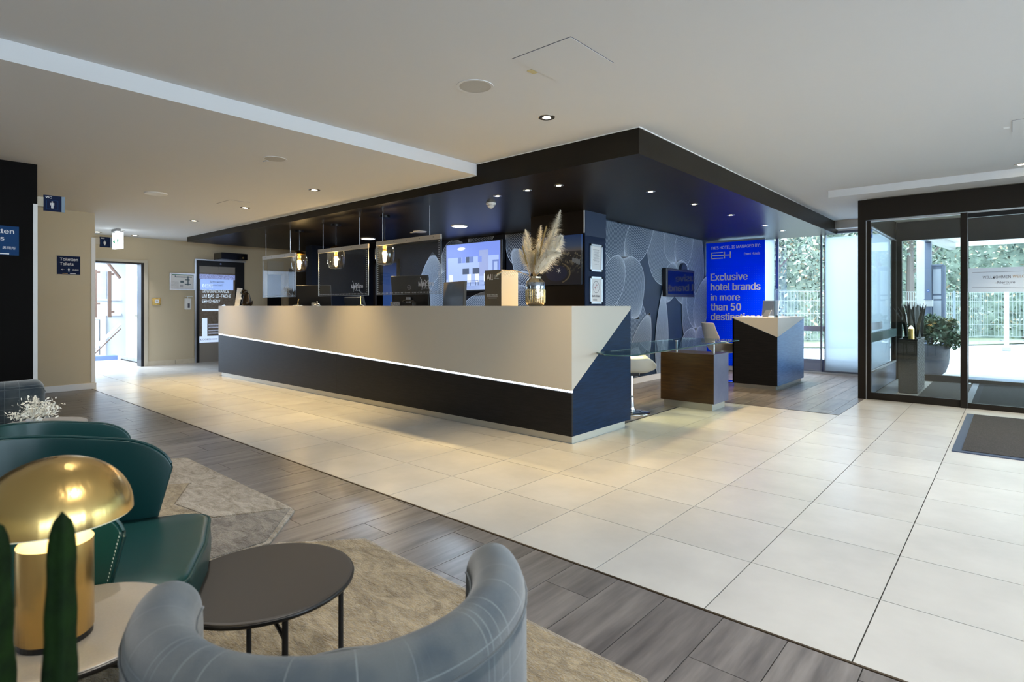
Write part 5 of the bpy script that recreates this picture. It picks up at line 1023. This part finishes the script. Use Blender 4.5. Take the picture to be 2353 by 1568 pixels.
# post, cabinet leaf, awning, call box
t = thing('white_post', 'white square post with a grey side standing outside the entrance', 'post', (-1.2, 12.5, 0)); obj('white_face', MB().box(-1.285, -1.165, 12.42, 12.6, 0, 2.6), M['white'], t); obj('grey_side', MB().box(-1.165, -1.075, 12.42, 12.6, 0, 2.6), M['extblue'], t)
mb = MB(); n = 20; mb.add([(-1.115 + .022 * math.cos(2 * PI * i / n), 12.415, 1.42 + .022 * math.sin(2 * PI * i / n)) for i in range(n)], [tuple(range(n))]); obj('round_sign', mb, mat('round_sign_blue', (.05, .16, .55), .5), t); mb = MB(); mb.box(-1.122, -1.108, 12.412, 12.414, 1.412, 1.428); obj('pictogram', mb, M['ltext'], t)
t = thing('call_box', 'small pale call box mounted on the grey post outside', 'box', (-1.11, 12.38, 1.2)); obj('case', MB().box(-1.16, -1.04, 12.30, 12.42, 1.14, 1.26), M['whitep'], t, bevel=.008); obj('lid', MB().box(-1.165, -1.035, 12.29, 12.42, 1.255, 1.268), M['extblue'], t)
t = thing('metal_cabinet', 'tall pale blue metal door leaf standing beside the white post outside', 'cabinet', (-.97, 12.55, 0)); obj('leaf', MB().box(-1.07, -.90, 12.5, 12.53, .75, 1.86), M['extblue'], t)
for z0, z1 in ((1.36, 1.80), (1.27, 1.33), (.80, 1.24)): obj('panel', MB().box(-1.055, -.935, 12.49, 12.5, z0, z1), M['bluewhite'], t, bevel=.004)
obj('rounded_edge', MB().tube([(-.90, 12.52, 0), (-.90, 12.52, 1.86)], .03, 12), M['extblue'], t); obj('rounded_edge', MB().tube([(-1.07, 12.52, 1.86), (-.90, 12.52, 1.86)], .025, 12), M['extblue'], t)
t = thing('entrance_awning', 'pale flat awning roof over the outside of the entrance', 'awning', (1.5, 13, 2.3)); obj('roof', MB().box(-1.0, 5, 11.2, 15.5, 2.42, 2.5), M['white'], t); obj('beam', MB().prism3([(-1.3, 11.0, 2.28), (-.95, 14.5, 2.28), (-.95, 14.5, 2.42), (-1.3, 11.0, 2.42)], (.1, 0, 0)), M['steel'], t); obj('post', MB().tube([(5, 15.3, 0), (5, 15.3, 2.42)], .05, 8), M['steel'], t); obj('soffit_lamp', disc(.06, 0, 13.2, 2.418), M['whitep'], t)
t = thing('planter', 'large slate grey tapered planter holding a shrub outside the entrance', 'planter', (-.97, 11.5, 0)); obj('pot', MB().lathe([(.001, 0), (.13, 0), (.19, .06), (.235, .20), (.25, .38), (.25, .50), (.225, .50), (.22, .42), (.001, .42)], (-1.01, 11.75, 0), 32), M['pot'], t, smooth=True)
t = thing('shrub', 'green leafy shrub growing in the slate planter outside', 'shrub', (-.97, 11.75, .42)); obj('stem', MB().tube([(-1.0, 11.75, .42), (-1.0, 11.75, .75)], .015, 6).tube([(-1.0, 11.75, .45), (-.8, 11.7, .8)], .01, 6).tube([(-1.0, 11.75, .45), (-1.2, 11.8, .8)], .01, 6), M['bark'], t)
mb = MB()
for c_, r_ in (((-1.15, 11.75, .72), .2), ((-.9, 11.7, .70), .24), ((-.75, 11.7, .60), .17), ((-1.0, 11.75, .86), .17), ((-.8, 11.75, .82), .14)): leaves(mb, c_, 330, r_, .042, shell=False)
obj('foliage', mb, M['shrub'], t, recalc=False, kind='stuff')
t = thing('hoop_rail', 'grey guard rail running along outside the clear window', 'rail', (-3, 11.2, .7)); obj('rail', MB().box(-6, -1.5, 11.2, 11.25, .70, .79), M['steel'], t)
for x in (-5.5, -3.6, -1.8): obj('post', MB().box(x, x + .05, 11.2, 11.25, 0, .70), M['steel'], t)
struct('facade_plinth', MB().box(-6, -1.42, 10.83, 10.95, -.05, .23), M['extblue'])
ls = [(-.03, 20.0, .98)]
t = thing('marker_post', 'slim white marker post on the verge seen through the sliding door', 'post', (-.05, 20, 0)); obj('post', MB().box(-.16, -.06, 20, 20.08, 0, 2.1), M['ltext'], t); obj('foot', MB().box(-.2, -.02, 19.96, 20.12, -.04, .05), M['kerb'], t)

# ================================================================== SIGNS, SMALL WALL THINGS
def man(x, y, z, h, m, parent, ux=UY, skirt=False):
    """pictogram figure in the plane spanned by ux and z"""
    ux = Vector(ux); o_ = Vector((x, y, z)); mb = MB(); P = lambda a, b: o_ + ux * (a * h) + UZ * (b * h)
    n = 12; mb.add([P(.09 * math.cos(2 * PI * i / n), .90 + .09 * math.sin(2 * PI * i / n)) for i in range(n)], [tuple(range(n))])
    def r(a, b, c, e): mb.add([P(a, c), P(b, c), P(b, e), P(a, e)], [(0, 1, 2, 3)])
    r(-.12, .12, .42, .78); r(-.21, -.14, .42, .76); r(.14, .21, .42, .76)
    if skirt: mb.add([P(-.12, .5), P(.12, .5), P(.22, .28), P(-.22, .28)], [(0, 1, 2, 3)]); r(-.09, -.01, 0, .3); r(.01, .09, 0, .3)
    else: r(-.12, -.01, 0, .44); r(.01, .12, 0, .44)
    return obj('pictogram', mb, m, parent, recalc=False)
def outline(x, y0, y1, z0, z1, m, parent, w_=.003): return obj('outline', MB().box(x, x + .0005, y0, y1, z0, z0 + w_).box(x, x + .0005, y0, y1, z1 - w_, z1).box(x, x + .0005, y0, y0 + w_, z0, z1).box(x, x + .0005, y1 - w_, y1, z0, z1), m, parent)
def toilets(x, y0, y1, z0, z1, m, label, s=1.0):
    t = thing('toilet_sign', label, 'sign', (x, (y0 + y1) / 2, z0)); w_ = y1 - y0; h = z1 - z0; X = x + .0105
    obj('plate', MB().box(x, x + .01, y0, y1, z0, z1), m, t); text('Toiletten', (X, y0 + .12 * w_, z0 + .74 * h), UY, .78 * w_, .16 * h, M['ltext'], t, bold=.012); text('Toilets', (X, y0 + .12 * w_, z0 + .49 * h), UY, .58 * w_, .16 * h, M['ltext'], t, bold=.012)
    text('←', (X, y0 + .15 * w_, z0 + .22 * h), UY, .17 * w_, .07 * h, M['ltext'], t); man(X, y0 + .5 * w_, z0 + .15 * h, .20 * h, M['ltext'], t); outline(X, y0 + .40 * w_, y0 + .6 * w_, z0 + .12 * h, z0 + .4 * h, M['signblue2'], t)
    text('男厕所', (X, y0 + .66 * w_, z0 + .2 * h), UY, .27 * w_, .10 * h, M['ltext'], t)
    obj('coloured_strip', MB().box(X, X + .0005, y0 + .22 * w_, y0 + .45 * w_, z0 + .03 * h, z0 + .065 * h), M['gtext'], t); obj('coloured_strip', MB().box(X, X + .0005, y0 + .55 * w_, y0 + .8 * w_, z0 + .03 * h, z0 + .065 * h), M['ltext'], t)
toilets(-6.69, .60, .931, 1.60, 1.858, M['signblue2'], 'large blue toilets sign cut by the left photo edge on the black wall'); toilets(-9.58, 1.723, 1.973, 1.575, 1.822, M['signblue'], 'small dark blue toilets sign on the cream wall left of the doorway')
def flag(x, y0, y1, z0, z1, label, skirt=False):
    t = thing('wc_sign', label, 'sign', (x, y0, z0)); w_ = y1 - y0; h = z1 - z0
    obj('plate', MB().box(x, x + .012, y0, y1 - .025, z0, z1), M['signblue'], t); obj('edge', MB().box(x - .002, x + .012, y1 - .025, y1, z0, z1), mat('grey_sign_edge' + str(x), (.22, .3, .38), .5), t); obj('bracket', MB().box(x - .0, x + .01, y0 - .05, y0, z0 + .25 * h, z0 + .85 * h), M['greige'], t)
    text('WC', (x + .013, y0 + .08 * w_, z0 + .80 * h), UY, .30 * w_, .13 * h, M['ltext'], t, bold=.01); man(x + .013, y0 + .40 * w_, z0 + .18 * h, .46 * h, M['ltext'], t, skirt=skirt); outline(x + .013, y0 + .13 * w_, y0 + .68 * w_, z0 + .12 * h, z0 + .7 * h, M['signblue2'], t)
flag(-6.70, 1.105, 1.262, 2.028, 2.173, 'dark blue flag sign with a man pictogram near the ceiling'); flag(-9.60, 2.20, 2.345, 1.975, 2.12, 'dark blue flag sign with a woman pictogram before the far doorway', True)
t = thing('exit_sign', 'lit white exit sign hanging under the ceiling before the far doorway', 'sign', (-11.4, 2.82, 2.40)); obj('mount', MB().box(-11.5, -11.2, 2.80, 2.86, 2.40, 2.44), M['greyp'], t)
obj('lit_panel', MB().add([(-11.45, 2.80, 2.11), (-11.2, 2.86, 2.11), (-11.2, 2.86, 2.38), (-11.45, 2.80, 2.38), (-11.45, 2.84, 2.11), (-11.2, 2.90, 2.11), (-11.2, 2.90, 2.38), (-11.45, 2.84, 2.38)], [(0, 1, 2, 3), (4, 5, 6, 7), (0, 1, 5, 4), (1, 2, 6, 5), (2, 3, 7, 6), (3, 0, 4, 7)]), mat('exit_glow', (1, 1, 1), .5, emit=(.85, .95, 1), es=1.4), t)
o = text('⮜', (-11.42, 2.795, 2.20), Vector((.25, .06, 0)).normalized(), .10, .06, mat('exit_green', (.0, .3, .12), .5, emit=(.0, .35, .15), es=.25), t); man(-11.27, 2.835, 2.17, .13, bpy.data.materials['exit_green'], t, ux=Vector((.25, .06, 0)).normalized())
t = thing('escape_plan', 'framed escape plan on the cream wall left of the lift', 'notice', (-12.39, 4.2, 1.46)); x = -12.40
obj('frame', MB().box(x, x + .02, 3.975, 4.434, 1.466, 1.49).box(x, x + .02, 3.975, 4.434, 1.775, 1.797).box(x, x + .02, 3.975, 3.998, 1.49, 1.775).box(x, x + .02, 4.41, 4.434, 1.49, 1.775), M['alu'], t); obj('sheet', MB().box(x, x + .008, 3.998, 4.41, 1.49, 1.775), M['paper'], t)
gm = mat('plan_green', (.02, .22, .12), .6); bm2 = mat('plan_blue', (.12, .18, .22), .6); obj('header', MB().box(x + .008, x + .009, 4.02, 4.40, 1.758, 1.772), gm, t)
obj('plan_lines', MB().box(x + .008, x + .009, 4.07, 4.38, 1.715, 1.73).box(x + .008, x + .009, 4.07, 4.085, 1.715, 1.75).box(x + .008, x + .009, 4.30, 4.32, 1.56, 1.74).box(x + .008, x + .009, 4.26, 4.34, 1.66, 1.68).box(x + .008, x + .009, 4.25, 4.36, 1.57, 1.59).box(x + .008, x + .009, 4.17, 4.23, 1.61, 1.65), bm2, t)
for q in range(5): obj('text_line', MB().box(x + .008, x + .009, 4.01, 4.14, 1.52 + .025 * q, 1.523 + .025 * q), M['dtext'], t)
obj('text_line', MB().box(x + .008, x + .009, 4.16, 4.22, 1.52, 1.57), mat('plan_table', (.45, .46, .5), .6), t)
t = thing('gold_switch_plate', 'square brass plate with a white switch beside the far doorway', 'switch', (-12.39, 3.75, 1.22)); obj('plate', MB().box(-12.4, -12.385, 3.68, 3.82, 1.165, 1.30), M['gold'], t, bevel=.004); obj('switch', MB().box(-12.385, -12.375, 3.72, 3.79, 1.20, 1.275), M['ltext'], t, bevel=.004); obj('indicator', MB().box(-12.375, -12.373, 3.745, 3.765, 1.23, 1.245), M['dtext'], t)
t = thing('soap_dispenser', 'white disinfectant dispenser on the wall under the escape plan', 'dispenser', (-12.35, 4.29, 1.07)); obj('body', MB().box(-12.4, -12.31, 4.235, 4.345, 1.075, 1.30), M['whitep'], t, bevel=.01); obj('lever', MB().box(-12.36, -12.27, 4.24, 4.36, 1.33, 1.345).box(-12.38, -12.35, 4.28, 4.30, 1.29, 1.34), M['whitep'], t, bevel=.003); obj('window', MB().box(-12.31, -12.308, 4.275, 4.315, 1.11, 1.20), M['dtext'], t)

# ================================================================== RUGS
def rug(name, label, outline_, parts):
    c = (sum(p[0] for p in outline_) / len(outline_), sum(p[1] for p in outline_) / len(outline_), 0)
    t = thing(name, label, 'rug', c)
    obj('border', MB().prism(outline_, 0, .010), M['rug_a'], t)
    for poly, m_ in parts:
        cx_ = sum(p[0] for p in poly) / len(poly); cy_ = sum(p[1] for p in poly) / len(poly)
        ins = [(p[0] + (cx_ - p[0]) * .008, p[1] + (cy_ - p[1]) * .008) for p in poly]
        # fine top so the pile reads as uneven
        obj('pile_section', MB().prism(ins, .009, .016), M[m_], t)
    return t
rug('patchwork_rug', 'cream and brown patchwork rug under the teal lounge chairs', [(-4.95, 1.25), (-4.657, 1.614), (-3.025, 1.605), (-2.69, 1.30), (-2.69, -.3), (-4.95, -.3)],
    [([(-4.93, 1.25), (-4.65, 1.60), (-3.05, 1.593), (-3.226, 1.247), (-3.6, 1.19), (-3.96, 1.40), (-4.3, .9)], 'rug_a'), ([(-3.045, 1.59), (-2.71, 1.29), (-2.71, .5), (-3.2, .5), (-3.22, 1.235)], 'rug_b'), ([(-4.93, 1.24), (-4.3, .89), (-3.97, 1.39), (-3.6, 1.18), (-3.23, 1.24), (-3.22, .5), (-2.71, .49), (-2.71, -.28), (-4.93, -.28)], 'rug_c')])
rug('shaggy_rug', 'golden beige shaggy rug under the dark side table and tub armchair', [(-2.66, 1.33), (-2.39, 1.63), (-.84, 1.585), (-.2, 1.02), (-.2, -.5), (-2.66, -.5)], [([(-2.64, 1.325), (-2.38, 1.615), (-.85, 1.572), (-.22, 1.01), (-.22, -.48), (-2.64, -.48)], 'rug_c')])

# ================================================================== TUB ARMCHAIRS
def tub(label, x, y, rz, group='grey-blue woven tub armchairs'):
    t = thing('tub_armchair', label, 'armchair', (x, y, 0), group, rz)
    R_ = .268; hw = .045; z0, z1 = .16, .708; half = math.radians(93)
    prof = []                                   # closed section: (radial offset, z), starting at the outer foot
    for a, b in ((-1, 0),): pass
    pr = [(hw, z0), (hw + .004, z0 + .15), (hw + .004, z1 - .10)]
    for i in range(9): a = PI * i / 8; pr.append((math.cos(a) * (hw + .003), z1 - .05 + math.sin(a) * .05))
    pr += [(-hw - .004, z1 - .10), (-hw - .008, z0 + .25), (-hw, z0)]
    n = 44; mb = MB(); vs = []; uvs = []; cum = [0]
    for i in range(1, len(pr)): cum.append(cum[-1] + math.hypot(pr[i][0] - pr[i - 1][0], pr[i][1] - pr[i - 1][1]))
    ext = 5
    rows = []
    for k in range(-ext, n + ext + 1):
        kk = min(max(k, 0), n); a = -half + 2 * half * kk / n; over = (k - kk)
        f_ = abs(over) / ext; e = math.sqrt(max(0, 1 - f_ * f_)) if over else 1; e = max(e, .02)
        th = a - PI / 2; c_ = Vector((math.cos(th) * R_, math.sin(th) * R_ * 1.0, 0)); tg = Vector((-math.sin(th), math.cos(th), 0)); rd = Vector((math.cos(th), math.sin(th), 0))
        c_ += tg * (over / ext * .055 if over else 0); rows.append([(c_ + rd * (p * (e if over else 1)) + UZ * ((z - z0) * (1 - .10 * f_ * f_) + z0)) for p, z in pr])
    m_ = len(pr); me = bpy.data.meshes.new('shell'); V = [tuple(p) for r_ in rows for p in r_]; F = []; U = []
    for i in range(len(rows) - 1):
        for j in range(m_ - 1):
            F.append((i * m_ + j, (i + 1) * m_ + j, (i + 1) * m_ + j + 1, i * m_ + j + 1)); U.append([(i * .021, cum[j]), ((i + 1) * .021, cum[j]), ((i + 1) * .021, cum[j + 1]), (i * .021, cum[j + 1])])
    me.from_pydata(V, [], F); uvl = me.uv_layers.new(name='UVMap')
    for p, uu in zip(me.polygons, U):
        p.use_smooth = True
        for li, q in zip(p.loop_indices, uu): uvl.data[li].uv = q
    me.materials.append(M['fabric']); o = bpy.data.objects.new('backrest', me); link(o, t)
    b = bmesh.new(); b.from_mesh(me); bmesh.ops.recalc_face_normals(b, faces=b.faces); b.to_mesh(me); b.free()
    sd = o.modifiers.new('subsurf', 'SUBSURF'); sd.levels = 1; sd.render_levels = 1
    # seam piping along the rim and the back centre seam
    for j, nm in ((3, 'seam'), (11, 'seam')): obj(nm, MB().tube([rows[k][j] * 1.0 for k in range(1, len(rows) - 1, 2)], .0022, 5), M['fabric'], o, world=False)
    obj('seam', MB().tube([Vector((.004, -R_ - hw - .005, z)) for z in (.17, .4, .62)], .0018, 5), M['dtext'], t, world=False)
    st_ = MB(); pts = [(math.cos(a) * .215, math.sin(a) * .215) for a in [2 * PI * i / 28 for i in range(28)]]; pts = [(px, py * 1.0 + (.06 if py > 0 else 0)) for px, py in pts]
    st_.prism(pts, .28, .42); so = obj('seat', st_, M['fabric'], t, world=False, bevel=.03)
    obj('underframe', MB().lathe([(.001, .16), (.26, .16), (.26, .19), (.001, .19)], (0, 0, 0), 28), M['blackm'], t, world=False)
    for a in (PI * .25, PI * .75, PI * 1.25, PI * 1.75): obj('leg', MB().tube([(math.cos(a) * .2, math.sin(a) * .2, .165), (math.cos(a) * .24, math.sin(a) * .24, 0)], .016, 8, r2=.010), M['blackm'], t, world=False)
    return t
tb = tub('grey-blue woven tub armchair seen from behind in the foreground', -.865, .545, math.radians(57.4))
dup(tb, (-4.72, .59, 0), math.radians(20), 'grey woven tub armchair at the far left before the black wall')

# ================================================================== TEAL LOUNGE CHAIRS
def lounge(label, x, y, rz, group='teal leather lounge chairs'):
    t = thing('lounge_chair', label, 'lounge chair', (x, y, 0), group, rz)
    W2 = .285
    # seat outline (local: y forward)
    out = []
    def arc(cx_, cy_, r, a0, a1, n=6): return [(cx_ + r * math.cos(a0 + (a1 - a0) * i / n), cy_ + r * math.sin(a0 + (a1 - a0) * i / n)) for i in range(n + 1)]
    out = arc(W2 - .075, .135, .085, 0, PI / 2) + [(0, .232)] + arc(-W2 + .075, .135, .085, PI / 2, PI) + arc(-W2 + .12, -.36, .12, PI, 1.5 * PI) + arc(W2 - .12, -.36, .12, 1.5 * PI, 2 * PI)
    def ring(s_, z): return [(px * s_, -.08 + (py + .08) * s_, z) for px, py in out]
    levels = [(.90, .30), (.985, .315), (1.0, .34), (1.005, .38), (.995, .425), (.975, .445), (.93, .452), (.6, .456), (.2, .457)]
    n = len(out); mb = MB(); V = [p for s_, z in levels for p in ring(s_, z)]; F = [((k) * n + i, k * n + (i + 1) % n, (k + 1) * n + (i + 1) % n, (k + 1) * n + i) for k in range(len(levels) - 1) for i in range(n)]
    F += [tuple(reversed(range(n))), tuple((len(levels) - 1) * n + i for i in range(n))]; mb.add(V, F); obj('seat', mb, M['teal'], t, world=False, smooth=True)
    pts = ring(.988, .4405); seat_ = [c for c in t.children if c.name.startswith('seat')][0]; obj('piping', MB().tube(pts + [pts[0]], .0045, 6), M['tealpipe'], seat_, world=False)
    # wrap-around backrest
    def path(s_):
        a = s_ * 1.0
        if abs(a) <= .5: th = a / .5 * PI / 2; return Vector((math.sin(th) * .292, -.25 - math.cos(th) * .24, 0))
        q = (abs(a) - .5) / .5; return Vector((math.copysign(.292, a), -.25 + .27 * q, 0))
    def zt(s_): q = max(0, (abs(s_) - .80) / .20); return .755 - .07 * abs(s_) ** 1.6 - .085 * (1 - math.sqrt(max(0, 1 - min(q, .999) ** 2)))
    def f(u, v):
        s_ = math.sin((-1 + 2 * u) * PI / 2); p = path(s_); d_ = Vector((p.x, p.y + .25, 0)); d_.normalize() if d_.length > 0 else None
        flare = .030 * v ** 1.3; lean = .07 * v * max(0, (abs(s_) - .45) / .55) ** 1.5; e = 1 - .0
        corner = 0
        return (p.x + d_.x * flare, p.y + (d_.y * flare if abs(s_) < .6 else 0) + lean - corner, .33 + v * (zt(s_) - .33))
    mb = MB(); mb.grid(f, 40, 10); o = obj('backrest', mb, M['teal'], t, world=False, smooth=True); md = o.modifiers.new('solidify', 'SOLIDIFY'); md.thickness = .028; md.offset = 0; md = o.modifiers.new('bevel', 'BEVEL'); md.width = .009; md.segments = 2; md.limit_method = 'ANGLE'; md.angle_limit = 1.0; md = o.modifiers.new('subsurf', 'SUBSURF'); md.levels = 1; md.render_levels = 1
    rim = [Vector(f(0, v / 6)) for v in range(7)] + [Vector(f(u / 40, 1)) + UZ * .003 for u in range(1, 40)] + [Vector(f(1, 1 - v / 6)) for v in range(7)]
    obj('piping', MB().tube(rim, .0048, 6), M['tealpipe'], o, world=False); shell_ = o
    for u in (0.015, .985):
        for k in range(34):
            v = (k + .5) / 34; a = Vector(f(u + (.02 if u < .5 else -.02), v)); sgn = -1 if u < .5 else 1
            if k % 1 == 0: obj('stitch', MB().box(a.x + sgn * .015, a.x + sgn * .0155, a.y - .0006, a.y + .0006, a.z - .0022, a.z + .0022), M['stitch'], shell_, world=False)
    for lx, ly in ((-.22, .12), (.22, .12), (-.2, -.36), (.2, -.36)): obj('leg', MB().tube([(lx, ly, .31), (lx * 1.15, ly + (.03 if ly > 0 else -.04), .0)], .018, 10, r2=.011), M['blackm'], t, world=False)
    obj('seat_frame', MB().box(-.22, .22, -.36, .12, .285, .31), M['blackm'], t, world=False)
    return t
lg = lounge('teal leather lounge chair with a wide curved back beside the dark table', -1.91, .474, math.radians(-26.8))
dup(lg, (-2.93, .68, 0), math.radians(-20), 'teal leather lounge chair standing behind the nearer teal chair', scale=.855)

# ================================================================== SIDE TABLES, LAMP, FLOWERS, CACTUS
def side_table(label, cx_, cy_, r, h, topm, ph, th=.012):
    t = thing('side_table', label, 'table', (cx_, cy_, 0), 'round metal side tables')
    obj('table_top', MB().lathe([(.001, h - th), (r - .006, h - th), (r, h - th * .6), (r + .001, h - th * .3), (r - .003, h), (r - .010, h + .001), (.001, h + .001)], (cx_, cy_, 0), 72, cap=False), topm, t, smooth=False)
    obj('rim', MB().lathe([(r - .006, h - th - .002), (r + .0005, h - th - .001), (r + .002, h - th * .45), (r - .001, h - th * .1)], (cx_, cy_, 0), 72, cap=False), M['blackm'] if topm is M['tabledark'] else M['tabledark'], t, smooth=True)
    n = 4; P_ = [(cx_ + (r - .025) * math.cos(ph + 2 * PI * i / n), cy_ + (r - .025) * math.sin(ph + 2 * PI * i / n)) for i in range(n)]
    for x, y in P_: obj('leg', MB().tube([(x, y, 0), (x, y, h - th)], .008, 10), M['blackm'], t)
    for i in range(2): obj('brace', MB().tube([(P_[i][0], P_[i][1], h - .075), (P_[i + 2][0], P_[i + 2][1], h - .075)], .006, 8), M['blackm'], t)
    return t
side_table('dark bronze round side table in front of the teal chair', -1.635, .775, .2486, .36, M['tabledark'], math.radians(77))
side_table('pale taupe round side table carrying the brass lamp', -1.437, .28, .192, .50, M['tablelight'], math.radians(40))
LX, LY = -1.412, .252
t = thing('mushroom_lamp', 'polished brass mushroom table lamp with a domed shade', 'table lamp', (LX, LY, .501))
obj('foot', MB().lathe([(.001, .501), (.060, .501), (.060, .512), (.001, .512)], (LX, LY, 0), 40), M['blackm'], t)
obj('base', MB().lathe([(.058, .510), (.0615, .514), (.0615, .690)], (LX, LY, 0), 48, cap=False), M['goldlamp'], t, smooth=True)
obj('reflector', MB().lathe([(.0615, .690), (.050, .705), (.030, .722), (.026, .725), (.026, .74)], (LX, LY, 0), 48, cap=False), mat('cream_lit_reflector', (.85, .72, .45), .35, .3), t, smooth=True)
obj('stem', MB().lathe([(.010, .72), (.010, .85)], (LX, LY, 0), 12), M['goldlamp'], t)
obj('bulb', MB().lathe([(.001, .735), (.018, .74), (.022, .76), (.014, .785), (.001, .79)], (LX, LY, 0), 14), M['bulb'], t, smooth=True)
dome = [(.128 * math.sin(a), .742 + .112 * math.cos(a)) for a in [PI / 2 * .02 + (PI / 2 - .02) * i / 14 for i in range(15)]] + [(.128, .738)]
dome_in = [(r - .003 if r > .01 else r, z - .003) for r, z in reversed(dome)]
obj('shade', MB().lathe(dome, (LX, LY, 0), 64, cap=False), M['goldlamp'], t, smooth=True)
obj('shade_inner', MB().lathe(dome_in, (LX, LY, 0), 64, cap=False), mat('cream_inner_shade', (.85, .75, .5), .5), t, smooth=True)
l = bpy.data.lights.new('lamp_bulb', 'POINT'); l.energy = 1.3; l.color = (1, .84, .58); l.shadow_soft_size = .02; o = bpy.data.objects.new('lamp_bulb', l); o.location = (LX, LY, .80); link(o)

t = thing('low_table', 'small grey round table behind the teal chairs', 'table', (-4.03, .66, 0)); obj('table_top', MB().lathe([(.001, .485), (.20, .485), (.205, .495), (.2, .50), (.001, .50)], (-4.03, .66, 0), 40, cap=False), M['tablelight'], t); obj('leg', MB().tube([(-4.03, .66, .0), (-4.03, .66, .486)], .015, 10), M['blackm'], t); obj('foot', MB().lathe([(.001, .02), (.14, .012), (.15, .016 * 0)], (-4.03, .66, .0), 30, cap=False), M['blackm'], t)
t = thing('dried_bouquet', 'small bouquet of dried white flowers on the grey table at left', 'dried flowers', (-4.10, .60, .50)); obj('pot', MB().lathe([(.001, 0), (.03, 0), (.038, .025), (.032, .03), (.001, .028)], (-4.06, .63, .501), 18), M['paper'], t)
c0 = Vector((-4.06, .63, .53)); mb = MB(); m3 = MB()
for i in range(110):
    d_ = Vector((rnd.gauss(0, 1), rnd.gauss(0, 1), abs(rnd.gauss(0, .8)) + .15)).normalized(); L_ = rnd.uniform(.04, .115); e = c0 + Vector((d_.x * L_ * 1.1, d_.y * L_ * 1.1, d_.z * L_)); sd = d_.cross(UZ).normalized() * .0012
    m3.add([c0 - sd, c0 + sd, e + sd * .5, e - sd * .5], [(0, 1, 2, 3)])
    for q in range(4):
        p = e + Vector((rnd.gauss(0, .012), rnd.gauss(0, .012), rnd.gauss(0, .01))); a = Vector((rnd.gauss(0, 1), rnd.gauss(0, 1), rnd.gauss(0, 1))).normalized() * .011; b = a.cross(Vector((rnd.gauss(0, 1), 1, 1))).normalized() * .0045; mb.add([p - a, p + b, p + a, p - b], [(0, 1, 2, 3)])
obj('twigs', m3, M['dried'], t, recalc=False, kind='stuff'); obj('blossoms', mb, M['dried'], t, recalc=False, kind='stuff')
mb = MB(); feather(mb, [c0 + Vector((.0, 0, .02)), c0 + Vector((.015, .0, .08)), c0 + Vector((.03, 0, .13))], .022, .02, 500, fine=.0012); obj('bunny_tail', mb, M['plume'], t, recalc=False, kind='stuff')

ccx, ccy = -.64, .105
t = thing('cactus', 'dark green columnar cactus with two stems in the near left corner', 'cactus', (ccx, ccy, .62), None)
def stem(x, y, z0, z1, r0, r1, lean):
    def f(u, v):
        a = 2 * PI * u; rr = (r0 + (r1 - r0) * v) * (1 + .10 * math.cos(5 * a) + .05 * math.sin(v * 44)); tp = math.sqrt(max(0, 1 - max(0, (v - .93) / .07) ** 2)); rr *= max(tp, .03)
        return (x + lean[0] * v + rr * math.cos(a), y + lean[1] * v + rr * math.sin(a), z0 + (z1 - z0) * v)
    return MB().grid(f, 30, 40)
obj('stem', stem(-.630, .112, .62, .972, .0165, .009, (.004, .004)), M['cactus'], t, smooth=True)
obj('stem', stem(-.668, .078, .62, .966, .019, .012, (-.004, -.004)), M['cactus'], t, smooth=True)
t2 = thing('cactus_planter', 'tall dark planter carrying the cactus at the near left corner', 'planter', (ccx, ccy, 0)); obj('planter_body', MB().lathe([(.001, 0), (.10, 0), (.12, .6), (.12, .64), (.11, .64), (.108, .615), (.001, .615)], (ccx - .01, ccy - .01, 0), 28), M['pot'], t2); obj('soil', disc(.108, ccx - .01, ccy - .01, .618), M['bark'], t2)
